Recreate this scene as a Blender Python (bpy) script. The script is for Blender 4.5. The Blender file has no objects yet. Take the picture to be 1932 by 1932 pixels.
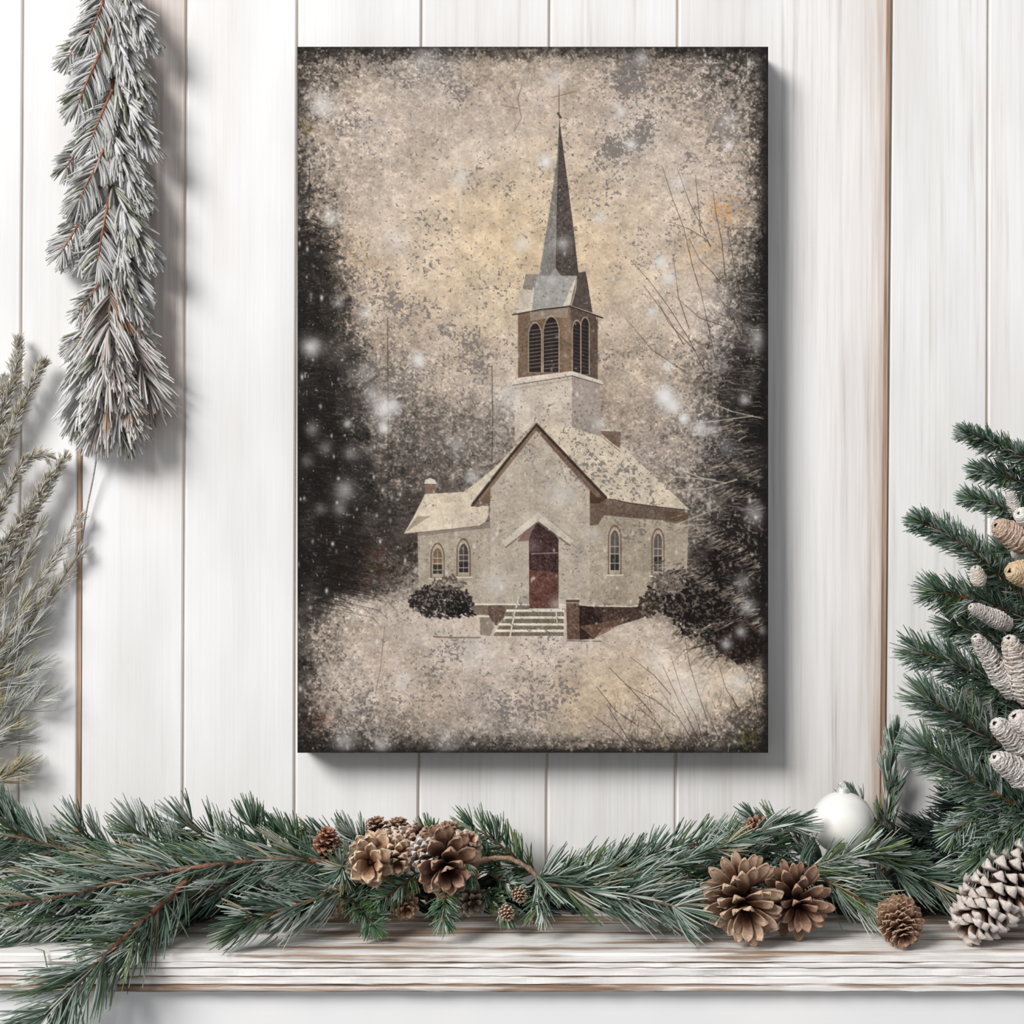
import bpy, math, random
import numpy as np
from mathutils import Vector, Matrix

# ------------------------------------------------------------------ camera, world, lights, exposure
SC = bpy.context.scene
COL = SC.collection
CAMD = 2.0                      # distance from the camera to the plank wall (the plane y = 0)
CAMZ = 1.60                     # eye height
FPX = 2904.0                    # focal length in pixels of the 1932 px frame
cd = bpy.data.cameras.new('camera'); cam = bpy.data.objects.new('camera', cd); COL.objects.link(cam)
cam.location = (0, -CAMD, CAMZ); cam.rotation_euler = (math.pi/2, 0, 0)
cd.sensor_width = 36.0; cd.lens = 36.0*FPX/1932.0; cd.clip_start = .05
SC.camera = cam

wd = bpy.data.worlds.new('world'); SC.world = wd; wd.use_nodes = True
bg = wd.node_tree.nodes['Background']; bg.inputs[0].default_value = (.95, .97, 1., 1); bg.inputs[1].default_value = .33

def area(name, loc, target, size, power, col=(1, 1, 1)):
    l = bpy.data.lights.new(name, 'AREA'); l.shape = 'SQUARE'; l.size = size; l.energy = power; l.color = col
    o = bpy.data.objects.new(name, l); COL.objects.link(o); o.location = loc
    o.rotation_euler = (Vector(target)-Vector(loc)).to_track_quat('-Z', 'Y').to_euler()
    return o
area('key_light', (-7.2, -7.3, 8.0), (.1, 0, 1.5), 4.8, 1760, (1., .985, .965))  # large soft key light from the upper left, no window is modelled

SC.view_settings.view_transform = 'Standard'; SC.view_settings.look = 'None'
SC.view_settings.exposure = 0.0; SC.view_settings.gamma = 1.0; SC.view_settings.use_curve_mapping = False
SC.cycles.max_bounces = 6; SC.cycles.diffuse_bounces = 4

# ------------------------------------------------------------------ helpers
def P(px, py, y):
    """the point at depth y that the photograph shows at pixel (px, py)"""
    d = CAMD+y
    return Vector(((px-966.0)/FPX*d, y, CAMZ-(py-966.0)/FPX*d))
def PX(n, y): return n/FPX*(CAMD+y)          # n pixels in metres at depth y
def lin(c):
    c = np.asarray(c, float)/255.
    return np.where(c <= .04045, c/12.92, ((c+.055)/1.055)**2.4)
def tag(o, label=None, cat=None, group=None, kind=None):
    if label: o['label'] = label
    if cat: o['category'] = cat
    if group: o['group'] = group
    if kind: o['kind'] = kind
    return o
def empty(name, loc):
    o = bpy.data.objects.new(name, None); COL.objects.link(o); o.location = loc; o.empty_display_size = .02
    return o
def mesh_obj(name, V, F, mat, parent=None, colors=None, smooth=True, origin=None):
    """one mesh object from arrays; V in world space, F is [n,4] or [n,3] or a list of such arrays"""
    V = np.asarray(V, float)
    if parent is not None: V = V-np.array(world_loc(parent))
    elif origin is not None: V = V-np.array(origin)
    me = bpy.data.meshes.new(name)
    Fs = F if isinstance(F, list) else [F]
    Fs = [np.asarray(f, np.int32) for f in Fs if len(f)]
    me.vertices.add(len(V)); me.vertices.foreach_set('co', V.astype(np.float32).ravel())
    loops = np.concatenate([f.ravel() for f in Fs]); tot = np.concatenate([np.full(len(f), f.shape[1], np.int32) for f in Fs])
    start = np.concatenate([[0], np.cumsum(tot)[:-1]]).astype(np.int32)
    me.loops.add(len(loops)); me.loops.foreach_set('vertex_index', loops)
    me.polygons.add(len(tot)); me.polygons.foreach_set('loop_start', start)
    me.polygons.foreach_set('use_smooth', np.full(len(tot), bool(smooth)))
    me.update(calc_edges=True)
    if colors is not None:
        a = me.color_attributes.new('tone', 'FLOAT_COLOR', 'POINT')
        c = np.ones((len(V), 4), np.float32); c[:, :3] = colors; a.data.foreach_set('color', c.ravel())
    me.materials.append(mat)
    o = bpy.data.objects.new(name, me); COL.objects.link(o)
    if parent is not None: o.parent = parent
    elif origin is not None: o.location = origin
    return o
def world_loc(o):
    l = Vector(o.location)
    while o.parent is not None: o = o.parent; l = l+Vector(o.location)
    return l
def tube(path, rad, sides=8, closed_end=True):
    """V, F of a tapered tube along path [n,3]"""
    path = np.asarray(path, float); n = len(path); rad = np.broadcast_to(np.asarray(rad, float), (n,))
    T = np.gradient(path, axis=0); T /= np.linalg.norm(T, axis=1)[:, None]+1e-12
    ref = np.array([.13, .97, .21]); A = np.cross(T, ref); A /= np.linalg.norm(A, axis=1)[:, None]+1e-12; B = np.cross(T, A)
    th = np.arange(sides)*2*math.pi/sides
    V = path[:, None]+rad[:, None, None]*(np.cos(th)[None, :, None]*A[:, None]+np.sin(th)[None, :, None]*B[:, None])
    V = V.reshape(-1, 3); i = np.arange(n-1)[:, None]*sides; j = np.arange(sides)[None]; j2 = (j+1) % sides
    F = np.stack([i+j, i+j2, i+sides+j2, i+sides+j], -1).reshape(-1, 4)
    if closed_end:
        V = np.vstack([V, path[0], path[-1]]); a = len(V)-2; b = len(V)-1; j = np.arange(sides); j2 = (j+1) % sides
        return V, [F, np.concatenate([np.stack([j2, j, np.full(sides, a)], 1), np.stack([(n-1)*sides+j, (n-1)*sides+j2, np.full(sides, b)], 1)])]
    return V, [F]
def join(parts):
    """parts: list of (V, [F...]) or (V, [F...], C)"""
    Vs = []; F4 = []; F3 = []; Cs = []; k = 0
    for p in parts:
        Vs.append(p[0])
        for f in p[1]:
            f = np.asarray(f)
            (F4 if f.shape[1] == 4 else F3).append(f+k)
        if len(p) > 2: Cs.append(p[2])
        k += len(p[0])
    F = []
    if F4: F.append(np.concatenate(F4))
    if F3: F.append(np.concatenate(F3))
    return np.vstack(Vs), F, (np.vstack(Cs) if Cs else None)
def box(x0, x1, y0, y1, z0, z1):
    V = np.array([(x, y, z) for z in (z0, z1) for y in (y0, y1) for x in (x0, x1)], float)
    F = np.array([(0, 2, 3, 1), (4, 5, 7, 6), (0, 1, 5, 4), (2, 6, 7, 3), (0, 4, 6, 2), (1, 3, 7, 5)])
    return V, [F]
def spline(pts, n):
    """Catmull-Rom through pts, n samples by arc length"""
    p = np.array([list(q) for q in pts], float)
    if len(p) == 2: return p[0]+(p[1]-p[0])*np.linspace(0, 1, n)[:, None]
    q = np.vstack([2*p[0]-p[1], p, 2*p[-1]-p[-2]]); out = []
    for i in range(len(p)-1):
        t = np.linspace(0, 1, 24, endpoint=(i == len(p)-2))[:, None]; a, b, c, d = q[i:i+4]
        out.append(.5*((2*b)+(-a+c)*t+(2*a-5*b+4*c-d)*t**2+(-a+3*b-3*c+d)*t**3))
    out = np.vstack(out); s = np.concatenate([[0], np.cumsum(np.linalg.norm(np.diff(out, axis=0), axis=1))]); u = np.linspace(0, s[-1], n)
    return np.stack([np.interp(u, s, out[:, k]) for k in range(3)], 1)

# ------------------------------------------------------------------ materials
def nmat(name, rough=.6, spec=.3):
    m = bpy.data.materials.new(name); m.use_nodes = True
    b = m.node_tree.nodes['Principled BSDF']; b.inputs['Roughness'].default_value = rough; b.inputs['Specular IOR Level'].default_value = spec
    return m, m.node_tree, b
def node(nt, kind, **kw):
    n = nt.nodes.new(kind)
    for k, v in kw.items():
        if k in n.inputs: n.inputs[k].default_value = v
        else: setattr(n, k, v)
    return n
def ramp(nt, fac, stops):
    r = nt.nodes.new('ShaderNodeValToRGB'); e = r.color_ramp.elements
    while len(e) < len(stops): e.new(.5)
    for q, (p, c) in zip(e, stops):
        q.position = p; q.color = (*lin(c), 1) if not np.isscalar(c) else (c, c, c, 1)
    nt.links.new(fac, r.inputs[0]); return r.outputs[0]
def mix(nt, fac, a, b, mode='MIX'):
    m = nt.nodes.new('ShaderNodeMix'); m.data_type = 'RGBA'; m.blend_type = mode
    for s, v in ((m.inputs[0], fac), (m.inputs[6], a), (m.inputs[7], b)):
        if hasattr(v, 'node'): nt.links.new(v, s)
        else: s.default_value = v if np.isscalar(v) else (*lin(v), 1)
    return m.outputs[2]
def noise(nt, scale, detail=4, rough=.55, vec_scale=(1, 1, 1), loc=(0, 0, 0)):
    tc = nt.nodes.new('ShaderNodeTexCoord'); mp = nt.nodes.new('ShaderNodeMapping'); nt.links.new(tc.outputs['Object'], mp.inputs[0])
    mp.inputs['Scale'].default_value = vec_scale; mp.inputs['Location'].default_value = loc
    n = node(nt, 'ShaderNodeTexNoise', Scale=scale, Detail=detail, Roughness=rough); nt.links.new(mp.outputs[0], n.inputs['Vector'])
    return n.outputs['Fac']
def math_(nt, op, a, b=0.):
    m = nt.nodes.new('ShaderNodeMath'); m.operation = op
    for s, v in ((m.inputs[0], a), (m.inputs[1], b)):
        if hasattr(v, 'node'): nt.links.new(v, s)
        else: s.default_value = v
    return m.outputs[0]
def bump(nt, b, h, strength=.3, dist=.002):
    n = node(nt, 'ShaderNodeBump', Strength=strength, Distance=dist); nt.links.new(h, n.inputs['Height']); nt.links.new(n.outputs[0], b.inputs['Normal'])
def tone_mat(name, rough=.55, spec=.25, var=.12, scale=400., trans=0.):
    """colour from the mesh's own tone attribute, broken up by a fine noise"""
    m, nt, b = nmat(name, rough, spec)
    at = node(nt, 'ShaderNodeAttribute', attribute_name='tone')
    f = noise(nt, scale, 2)
    g = ramp(nt, f, [(.3, 1.-var*2.2), (.7, 1.)])
    c = mix(nt, 1., at.outputs['Color'], g, 'MULTIPLY')
    nt.links.new(c, b.inputs['Base Color'])
    if trans:
        tr = nt.nodes.new('ShaderNodeBsdfTranslucent'); nt.links.new(c, tr.inputs[0]); ms = node(nt, 'ShaderNodeMixShader'); ms.inputs[0].default_value = trans
        nt.links.new(b.outputs[0], ms.inputs[1]); nt.links.new(tr.outputs[0], ms.inputs[2]); nt.links.new(ms.outputs[0], nt.nodes['Material Output'].inputs[0])
    return m
M_NEEDLE = tone_mat('pine_needles', .5, .35, .05, 300, .12)
M_FROST = tone_mat('frosted_needles', .8, .1, .04, 300, .32)
M_BARK = tone_mat('bark', .9, .1, .28, 500)
M_CONE = tone_mat('cone_scale', .62, .25, .16, 260)
def wood_wall():
    m, nt, b = nmat('white_painted_planks', .65, .25)
    at = node(nt, 'ShaderNodeAttribute', attribute_name='tone')     # r: how much bare wood shows, g: plank brightness
    sp = nt.nodes.new('ShaderNodeSeparateColor'); nt.links.new(at.outputs['Color'], sp.inputs[0])
    fine = noise(nt, 1., 5, .6, (170, 170, 4.2)); mid = noise(nt, 1., 5, .65, (30, 30, 1.6), (3, 0, 7)); big = noise(nt, 1., 3, .5, (9, 9, 2.2), (1, 4, 2))
    streak = ramp(nt, fine, [(.28, (206, 200, 196)), (.44, (238, 235, 232)), (.60, (250, 249, 248))])
    base = mix(nt, math_(nt, 'MULTIPLY', sp.outputs[1], ramp(nt, mid, [(.38, .85), (.6, .05)])), (250, 249, 249), streak)
    soft = ramp(nt, big, [(.35, (240, 239, 238)), (.6, (255, 255, 255))])
    base = mix(nt, 1., base, soft, 'MULTIPLY')
    woodc = ramp(nt, fine, [(.32, (176, 150, 134)), (.5, (206, 184, 168)), (.66, (232, 220, 210))])
    f = math_(nt, 'MULTIPLY', sp.outputs[0], ramp(nt, mid, [(.25, 1.), (.75, .55)]))
    nt.links.new(mix(nt, f, base, woodc), b.inputs['Base Color'])
    bump(nt, b, math_(nt, 'ADD', fine, math_(nt, 'MULTIPLY', mid, .6)), .22, .0012)
    return m
def distressed():
    m, nt, b = nmat('distressed_white_wood', .7, .2)
    n1 = noise(nt, 1., 7, .66, (2.4, 62, 100)); n2 = noise(nt, 1., 6, .65, (7, 210, 280), (5, 1, 2)); n3 = noise(nt, 1., 3, .5, (5, 14, 14), (2, 8, 1))
    at = node(nt, 'ShaderNodeAttribute', attribute_name='tone')     # r: wear
    sp = nt.nodes.new('ShaderNodeSeparateColor'); nt.links.new(at.outputs['Color'], sp.inputs[0])
    wear = math_(nt, 'ADD', math_(nt, 'ADD', math_(nt, 'MULTIPLY', n1, .75), math_(nt, 'MULTIPLY', n2, .25)), math_(nt, 'MULTIPLY', math_(nt, 'SUBTRACT', n3, .5), .5))
    wear = math_(nt, 'ADD', wear, math_(nt, 'SUBTRACT', sp.outputs[0], .5))
    white = ramp(nt, n2, [(.3, (214, 207, 202)), (.5, (238, 235, 232)), (.7, (250, 249, 248))])
    brown = ramp(nt, n2, [(.3, (104, 82, 68)), (.5, (154, 130, 112)), (.7, (198, 180, 164))])
    c = mix(nt, ramp(nt, wear, [(.53, 0.), (.62, 1.)]), white, brown)
    nt.links.new(c, b.inputs['Base Color']); bump(nt, b, math_(nt, 'ADD', math_(nt, 'MULTIPLY', ramp(nt, wear, [(.5, 1.), (.6, 0.)]), .7), math_(nt, 'MULTIPLY', n2, .6)), .5, .0015)
    return m
M_WALL = wood_wall(); M_SHELF = distressed()
# ------------------------------------------------------------------ the print on the canvas
CX0, CX1, CY0, CY1 = 562.0, 1448.5, 89.0, 1419.5      # the canvas rectangle of the photograph
def paint_print(st):
    """The weathered church print as an sRGB array [ny, nx, 3]; st = spacing of the samples."""
    rg = np.random.RandomState(7)
    nx = int(round((CX1-CX0)/st))+1; ny = int(round((CY1-CY0)/st))+1
    X, Y = np.meshgrid(np.linspace(CX0, CX1, nx), np.linspace(CY0, CY1, ny))
    def vn(sx, sy=None, octv=1, pers=.5):
        sy = sy or sx; out = np.zeros((ny, nx)); amp = 1.; tot = 0.
        for o in range(octv):
            gx = int((CX1-CX0)/sx)+4; gy = int((CY1-CY0)/sy)+4
            g = rg.rand(gy, gx)
            u = (X[0]-CX0)/sx+rg.rand(); v = (Y[:,0]-CY0)/sy+rg.rand()
            iu = u.astype(int); iv = v.astype(int); fu = u-iu; fv = v-iv
            fu = fu*fu*(3-2*fu); fv = fv*fv*(3-2*fv)
            a = g[iv][:, iu]; b = g[iv][:, iu+1]; c = g[iv+1][:, iu]; d = g[iv+1][:, iu+1]
            fu = fu[None]; fv = fv[:, None]
            out += amp*((a*(1-fu)+b*fu)*(1-fv)+(c*(1-fu)+d*fu)*fv); tot += amp
            amp *= pers; sx /= 2.; sy /= 2.
        return out/tot
    def ss(a, b, x):
        t = np.clip((x-a)/(b-a), 0, 1); return t*t*(3-2*t)
    C = np.zeros((ny, nx, 3))
    def bbox(x0, y0, x1, y1):
        i0 = max(int((x0-CX0)/st)-1, 0); i1 = min(int((x1-CX0)/st)+3, nx)
        j0 = max(int((y0-CY0)/st)-1, 0); j1 = min(int((y1-CY0)/st)+3, ny)
        return slice(j0, max(j1, j0)), slice(i0, max(i1, i0))
    def put(sl, m, col, a=1.):
        m = (m*a)[..., None]; C[sl] = C[sl]*(1-m)+np.array(col, float)*m
    def poly(pts, col, a=1., tex=0.):
        xs = [p[0] for p in pts]; ys = [p[1] for p in pts]
        sl = bbox(min(xs), min(ys), max(xs), max(ys)); x = X[sl]; y = Y[sl]
        if x.size == 0: return
        acc = np.zeros(x.shape)
        for ox, oy in ((-.25, -.25), (.25, -.25), (-.25, .25), (.25, .25)):
            xx = x+ox*st; yy = y+oy*st; ins = np.zeros(x.shape, bool)
            for k in range(len(pts)):
                x1, y1 = pts[k]; x2, y2 = pts[k-1]
                if y1 == y2: continue
                ins ^= ((y1 > yy) != (y2 > yy)) & (xx < (x2-x1)*(yy-y1)/(y2-y1)+x1)
            acc += ins*.25
        if tex:
            before = C[sl].copy()
            put(sl, acc, col, a); C[sl] += (acc*tex*(FN[sl]-.5)*2)[..., None]
        else: put(sl, acc, col, a)
    def line(pts, w, col, a=1., w2=None):
        n = len(pts)-1
        for k in range(n):
            (x1, y1), (x2, y2) = pts[k], pts[k+1]
            wa = w+((w2 if w2 is not None else w)-w)*k/max(n, 1); wb = w+((w2 if w2 is not None else w)-w)*(k+1)/max(n, 1)
            mw = max(wa, wb)+1
            sl = bbox(min(x1, x2)-mw, min(y1, y2)-mw, max(x1, x2)+mw, max(y1, y2)+mw); x = X[sl]; y = Y[sl]
            if x.size == 0: continue
            dx, dy = x2-x1, y2-y1; L = dx*dx+dy*dy+1e-9
            t = np.clip(((x-x1)*dx+(y-y1)*dy)/L, 0, 1)
            d = np.hypot(x-x1-t*dx, y-y1-t*dy); ww = (wa+(wb-wa)*t)/2
            put(sl, np.clip((ww-d)/st+.5, 0, 1)*np.clip(2*ww/st, 0, 1)**.5, col, a)
    def blob(x0, y0, r, col, a, asp=1., hard=1.5):
        sl = bbox(x0-r*1.6, y0-r*asp*1.6, x0+r*1.6, y0+r*asp*1.6)
        d = np.hypot(X[sl]-x0, (Y[sl]-y0)/asp)/r
        if d.size: put(sl, np.exp(-(d**2)*hard)*(.75+.5*MN[sl]), col, a)
    FN = vn(3., octv=2); MN = vn(14, octv=3)
    N6 = vn(7, octv=3, pers=.6); N6b = vn(9, 6, octv=3, pers=.6); N40 = vn(60, octv=4); NB = vn(150, octv=4)
    xs = [562, 600, 650, 720, 800, 900, 1000, 1100, 1200, 1300, 1370, 1420, 1449]
    rows = [(89, [45,50,55,68,70,75,80,75,70,58,50,42,30]), (130, [60,92,112,142,142,152,165,160,128,128,112,88,50]),
        (200, [80,132,148,168,182,190,195,195,182,168,125,100,66]), (300, [92,122,152,186,198,206,210,202,192,190,172,112,58]),
        (400, [75,112,145,192,211,213,216,213,208,192,158,122,55]), (500, [38,58,118,196,213,215,216,213,208,190,148,85,32]),
        (600, [25,34,88,180,202,208,208,205,198,180,128,60,25]), (700, [20,30,70,128,150,176,182,172,166,146,84,36,22]),
        (800, [18,25,50,108,116,128,150,150,146,138,74,28,18]), (900, [15,20,40,88,98,112,140,140,138,122,84,38,20]),
        (1000, [15,20,34,50,66,110,140,150,130,104,60,40,18]), (1100, [18,24,48,92,120,130,130,130,110,70,45,30,20]),
        (1150, [28,70,122,175,192,200,200,190,150,80,45,30,22]), (1200, [50,118,152,192,204,206,206,206,196,160,70,35,26]),
        (1300, [86,128,150,172,182,190,192,198,203,200,178,145,100]), (1370, [60,96,116,132,140,150,158,170,168,145,125,110,75]),
        (1405, [45,62,72,80,85,92,95,110,105,90,82,70,48]), (1420, [30,36,40,42,44,46,48,50,50,46,42,38,28])]
    yy = np.array([r[0] for r in rows], float); G = np.array([r[1] for r in rows], float)
    GY = np.array([np.interp(X[0], xs, g) for g in G])
    jx = Y[:, 0]; k = np.clip(np.searchsorted(yy, jx)-1, 0, len(yy)-2); f = np.clip((jx-yy[k])/(yy[k+1]-yy[k]), 0, 1); f = f*f*(3-2*f)
    L = GY[k]*(1-f[:, None])+GY[k+1]*f[:, None]
    L = L+18*ss(140, 30, L)*ss(600, 300, Y)+8*ss(90, 20, L)
    L = L*(1-.06*ss(150, 200, L))+(vn(46, octv=3)-.5)*46*ss(30, 110, L)*(.35+.65*ss(330, 150, np.minimum(X-CX0, CX1-X)))
    # two inks: warm paper and near black, the darker the more of the paper is covered by speckle
    cov = np.clip((205-L)/180., 0, 1)
    cov = np.clip(cov+(N40-.5)*.35*np.clip(cov*3, 0, 1), 0, 1)
    thr = ss(-.10, .10, cov*.92-(N6*.65+FN*.35)+.02)
    edge = ss(0, 90, np.minimum(X-CX0, CX1-X)); edgey = ss(0, 60, np.minimum(Y-CY0, CY1-Y))
    side = ss(300, 60, np.minimum(X-CX0, CX1-X))
    mixf = np.clip(.34+.28*side+.1*(1-edgey), 0, .85)
    Lm = L*(1-mixf)+(np.clip(L+55, 0, 212)*(1-thr)+np.clip(L-34, 26, 96)*thr)*mixf
    warm = ss(330, 0, np.hypot((X-1000)/1.2, (Y-480)/1.0)) *.9+.35*NB + .4*ss(1180, 1260, Y)*ss(1380, 1300, Y)*ss(1000, 1150, X)
    w = np.clip(warm, 0, 1)[..., None]
    tint = np.array([1.03, .985, .955])*(1-w)+np.array([1.06, .985, .865])*w
    tint = tint*(1+(NB[..., None]-.5)*np.array([.04, 0, -.05]))
    fine = (N6b*.5+FN*.5-.5)*2
    blot = vn(11, 9, octv=3, pers=.65)-.5
    dk = np.clip((218-L)/105., 0, 1)
    Lm = Lm*(1+.36*dk*fine)+dk*blot*np.where(L > 70, 22+60*ss(205, 130, L), 34)*ss(12, 120, L+30)
    Lm = Lm+np.clip(fine-.12, 0, 1)*60*dk
    C[:] = Lm[..., None]*tint*np.array([.985, .955, .93])
    C += ((N40-.5)*30*np.clip(L/160, 0, 1))[..., None]*np.array([1., 1., 1.05])
    C += (ss(.5, .8, vn(70, octv=3))*ss(250, 120, np.minimum(X-CX0, CX1-X))*ss(560, 700, Y)*34)[..., None]*np.array([1.05, 1, .95])
    for x0, y0, r, col, a in ((1368, 395, 38, (196, 140, 84), .45), (1330, 470, 60, (205, 172, 128), .4), (680, 480, 50, (205, 178, 140), .4), (1100, 1330, 60, (212, 190, 160), .3),
                              (705, 1060, 60, (60, 38, 26), .5), (600, 1350, 40, (96, 62, 54), .4), (575, 240, 20, (96, 82, 40), .35), (1408, 1395, 24, (104, 100, 42), .5), (1260, 1390, 26, (110, 104, 66), .35)):
        sl = bbox(x0-r*1.6, y0-r*1.6, x0+r*1.6, y0+r*1.6); d = np.hypot(X[sl]-x0, Y[sl]-y0)/r; put(sl, np.exp(-d*d*1.5)*ss(.35, .6, N6b[sl]), col, min(1, a*1.5))
    # misty firs behind the church
    def fir(xc, y0, y1, w, col, a, n):
        for _ in range(n):
            t = rg.rand()**.7; y = y0+(y1-y0)*t; s = rg.choice([-1, 1]); l = w*t*(.35+.65*rg.rand())
            x = xc+s*rg.rand()*l*.5
            line([(x, y), (x+s*l*.5, y+l*.10+rg.rand()*4), (x+s*l*.62, y+l*.24)], 1.2+rg.rand()*2.6, col, a*(.3+.7*rg.rand()), .6)
    fir(815, 690, 1010, 95, (92, 80, 74), .36, 520); fir(735, 640, 1020, 70, (100, 88, 82), .30, 260); fir(880, 830, 1000, 70, (84, 74, 68), .35, 220)
    fir(1180, 880, 1000, 90, (104, 94, 88), .3, 120)
    for x0, ya, yb, a in ((731, 600, 960, .7), (928, 690, 870, .75), (720, 780, 900, .4), (770, 860, 960, .4)): line([(x0, ya), (x0+1.5, (ya+yb)/2), (x0, yb)], 1.8, (70, 58, 54), a)
    # dark spruces at the sides
    fir(582, 430, 1150, 150, (24, 18, 15), .34, 1200)
    fir(600, 560, 1120, 190, (22, 16, 14), .34, 800)
    fir(1452, 560, 1230, 190, (16, 12, 10), .5, 1300)
    fir(584, 340, 470, 60, (26, 20, 18), .6, 120)
    line([(584, 310), (583, 400)], 1.6, (40, 32, 28), .8)
    for _ in range(700):   # snow lying on the boughs
        y = 540+rg.rand()*660; s = rg.choice([0, 1, 1])
        if s: x = 1290+(y-540)*-.06+rg.rand()**.7*150; l = 8+rg.rand()*26; line([(x, y), (x+l*.6, y-2+rg.rand()*4), (x+l, y+3+rg.rand()*4)], 1.+rg.rand()*1.6, (176, 164, 152), .16+.3*rg.rand(), .5)
        else: x = 570+rg.rand()*110; l = 6+rg.rand()*16; line([(x, y), (x+l, y+rg.rand()*5-2)], 1.2, (150, 136, 124), .12+.2*rg.rand(), .5)
    # ---------------- the church
    SN, WALL, WALL2 = (212, 198, 178), (184, 172, 158), (168, 155, 142)
    BR, BR2, DK = (122, 99, 80), (92, 76, 66), (44, 36, 34)
    # left wing
    poly([(788, 1004), (924, 984), (924, 1142), (790, 1118)], (176, 164, 149), 1, 12)
    poly([(788, 1004), (924, 984), (924, 996), (860, 1003), (789, 1012)], (130, 118, 106), .7)
    poly([(762, 1007), (782, 972), (802, 932), (875, 928), (905, 906), (940, 876), (1012, 797), (990, 850), (890, 953), (922, 955), (922, 972), (916, 985), (905, 992)], SN, 1, 9)
    poly([(765, 1004), (787, 974), (812, 974)], (150, 138, 124), .8)
    line([(762, 1007), (830, 1001), (905, 992), (918, 984), (923, 970)], 1.6, (110, 98, 88), .7)
    poly([(803, 912), (821, 912), (822, 930), (802, 931)], (128, 104, 84)); poly([(800, 913), (803, 905), (812, 902), (820, 905), (824, 913)], (226, 216, 202))
    # right wing
    poly([(1112, 925), (1150, 938), (1240, 953), (1300, 962), (1296, 1076), (1250, 1110), (1225, 1142), (1112, 1142)], (170, 157, 140), 1, 12)
    poly([(1113, 928), (1150, 940), (1240, 955), (1300, 963), (1298, 985), (1200, 978), (1140, 972), (1128, 990), (1113, 992)], (78, 60, 50), .72, 12)
    poly([(1255, 965), (1300, 966), (1298, 990), (1255, 985)], (84, 64, 52), .6)
    poly([(1012, 797), (1045, 790), (1080, 800), (1134, 818), (1172, 840), (1302, 962), (1240, 955), (1190, 948), (1143, 940), (1012, 812)], SN, 1, 9)
    poly([(1172, 838), (1302, 962), (1310, 960), (1180, 838)], (150, 138, 130), .0)
    poly([(1133, 812), (1171, 812), (1170, 846), (1160, 840), (1136, 820)], (122, 100, 86), 1, 14); line([(1132, 811), (1172, 813)], 3, (205, 190, 172))
    line([(1133, 822), (1170, 852)], 1.3, (100, 84, 72), .8)
    line([(1150, 941), (1190, 950), (1240, 956), (1302, 963)], 1.4, (60, 46, 40), .8)
    # tower
    poly([(971, 728), (1079, 709), (1079, 806), (1012, 797), (971, 832)], (205, 192, 178), 1, 8)
    poly([(1079, 709), (1133, 725), (1134, 824), (1079, 806)], (164, 152, 144), 1, 12)
    for i in range(16): line([(972, 736+i*6), (1078, 718+i*6)], .6, (160, 148, 138), .25)
    poly([(977, 592), (1075, 578), (1080, 706), (977, 713)], BR, 1, 16)
    poly([(1075, 578), (1128, 598), (1128, 716), (1080, 706)], BR2, 1, 16)
    poly([(1000, 590), (1073, 580), (1070, 600), (1045, 598), (1000, 606)], (176, 164, 150), .6)
    poly([(1060, 585), (1078, 600), (1079, 650), (1062, 640)], (140, 118, 100), .5)
    def arch(x0, x1, y0, y1, col, a=1., sk=0., pt=.30):
        xm = (x0+x1)/2; h = (x1-x0)*pt*3
        p = [(x0, y1+sk*x0*0), (x0, y0+h)]
        for t in np.linspace(.15, .95, 6): p.append((x0+(xm-x0)*t**1.5, y0+h-h*math.sin(t*math.pi/2)))
        p.append((xm, y0))
        for t in np.linspace(.95, .15, 6): p.append((x1-(x1-xm)*t**1.5, y0+h-h*math.sin(t*math.pi/2)))
        p += [(x1, y0+h), (x1, y1)]
        poly(p, col, a)
    for x0, x1, y0, y1, dn in ((998, 1021, 610, 702, -.12), (1026, 1054, 598, 702, -.12), (1081, 1096, 606, 703, .2), (1097, 1111, 600, 706, .2)):
        arch(x0-2, x1+2, y0-3, y1+1, (186, 172, 156), .7); arch(x0, x1, y0, y1, DK)
        yq = y0+14
        while yq < y1-2: line([(x0+1, yq), (x1-1, yq+dn*(x1-x0))], 1.1, (176, 164, 156), .75 if dn < 0 else .3); yq += 7.0
    poly([(965, 724), (977, 713), (1080, 700), (1137, 719), (1137, 726), (1080, 709), (968, 728)], (220, 208, 194))
    line([(967, 727), (1080, 709), (1137, 726)], 1.4, (70, 58, 52), .9); line([(972, 734), (1079, 715)], 1., (120, 106, 98), .6)
    poly([(967, 594), (980, 560), (992, 517), (1017, 517), (1003, 588)], (206, 194, 178)); poly([(992, 517), (1017, 517), (1010, 548), (986, 545)], (126, 118, 112), .8, 12)
    poly([(1003, 589), (1008, 545), (1017, 515), (1092, 515), (1086, 560), (1075, 577)], (158, 155, 151), 1, 12)
    poly([(1062, 578), (1076, 545), (1090, 515), (1092, 530), (1078, 577)], (210, 200, 186)); poly([(1008, 545), (1003, 589), (996, 590), (1006, 540)], (214, 202, 186))
    poly([(1075, 577), (1084, 540), (1088, 515), (1105, 512), (1110, 540), (1118, 590)], (84, 74, 68), 1, 12)
    line([(1088, 515), (1086, 545), (1078, 575)], 2.2, (196, 184, 168), .8)
    line([(967, 594), (1020, 584), (1075, 578), (1110, 590), (1137, 600)], 2.6, (52, 42, 38)); line([(968, 592), (1020, 582), (1075, 576), (1110, 588)], 1.2, (214, 202, 186), .6)
    poly([(1055, 222), (1051, 300), (1038, 390), (1017, 520), (1048, 520), (1050, 400), (1053, 300)], (136, 131, 127), 1, 16)
    poly([(1055, 222), (1053, 300), (1050, 400), (1048, 520), (1092, 520), (1082, 430), (1068, 320), (1058, 245)], (80, 71, 67), 1, 18)
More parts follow.
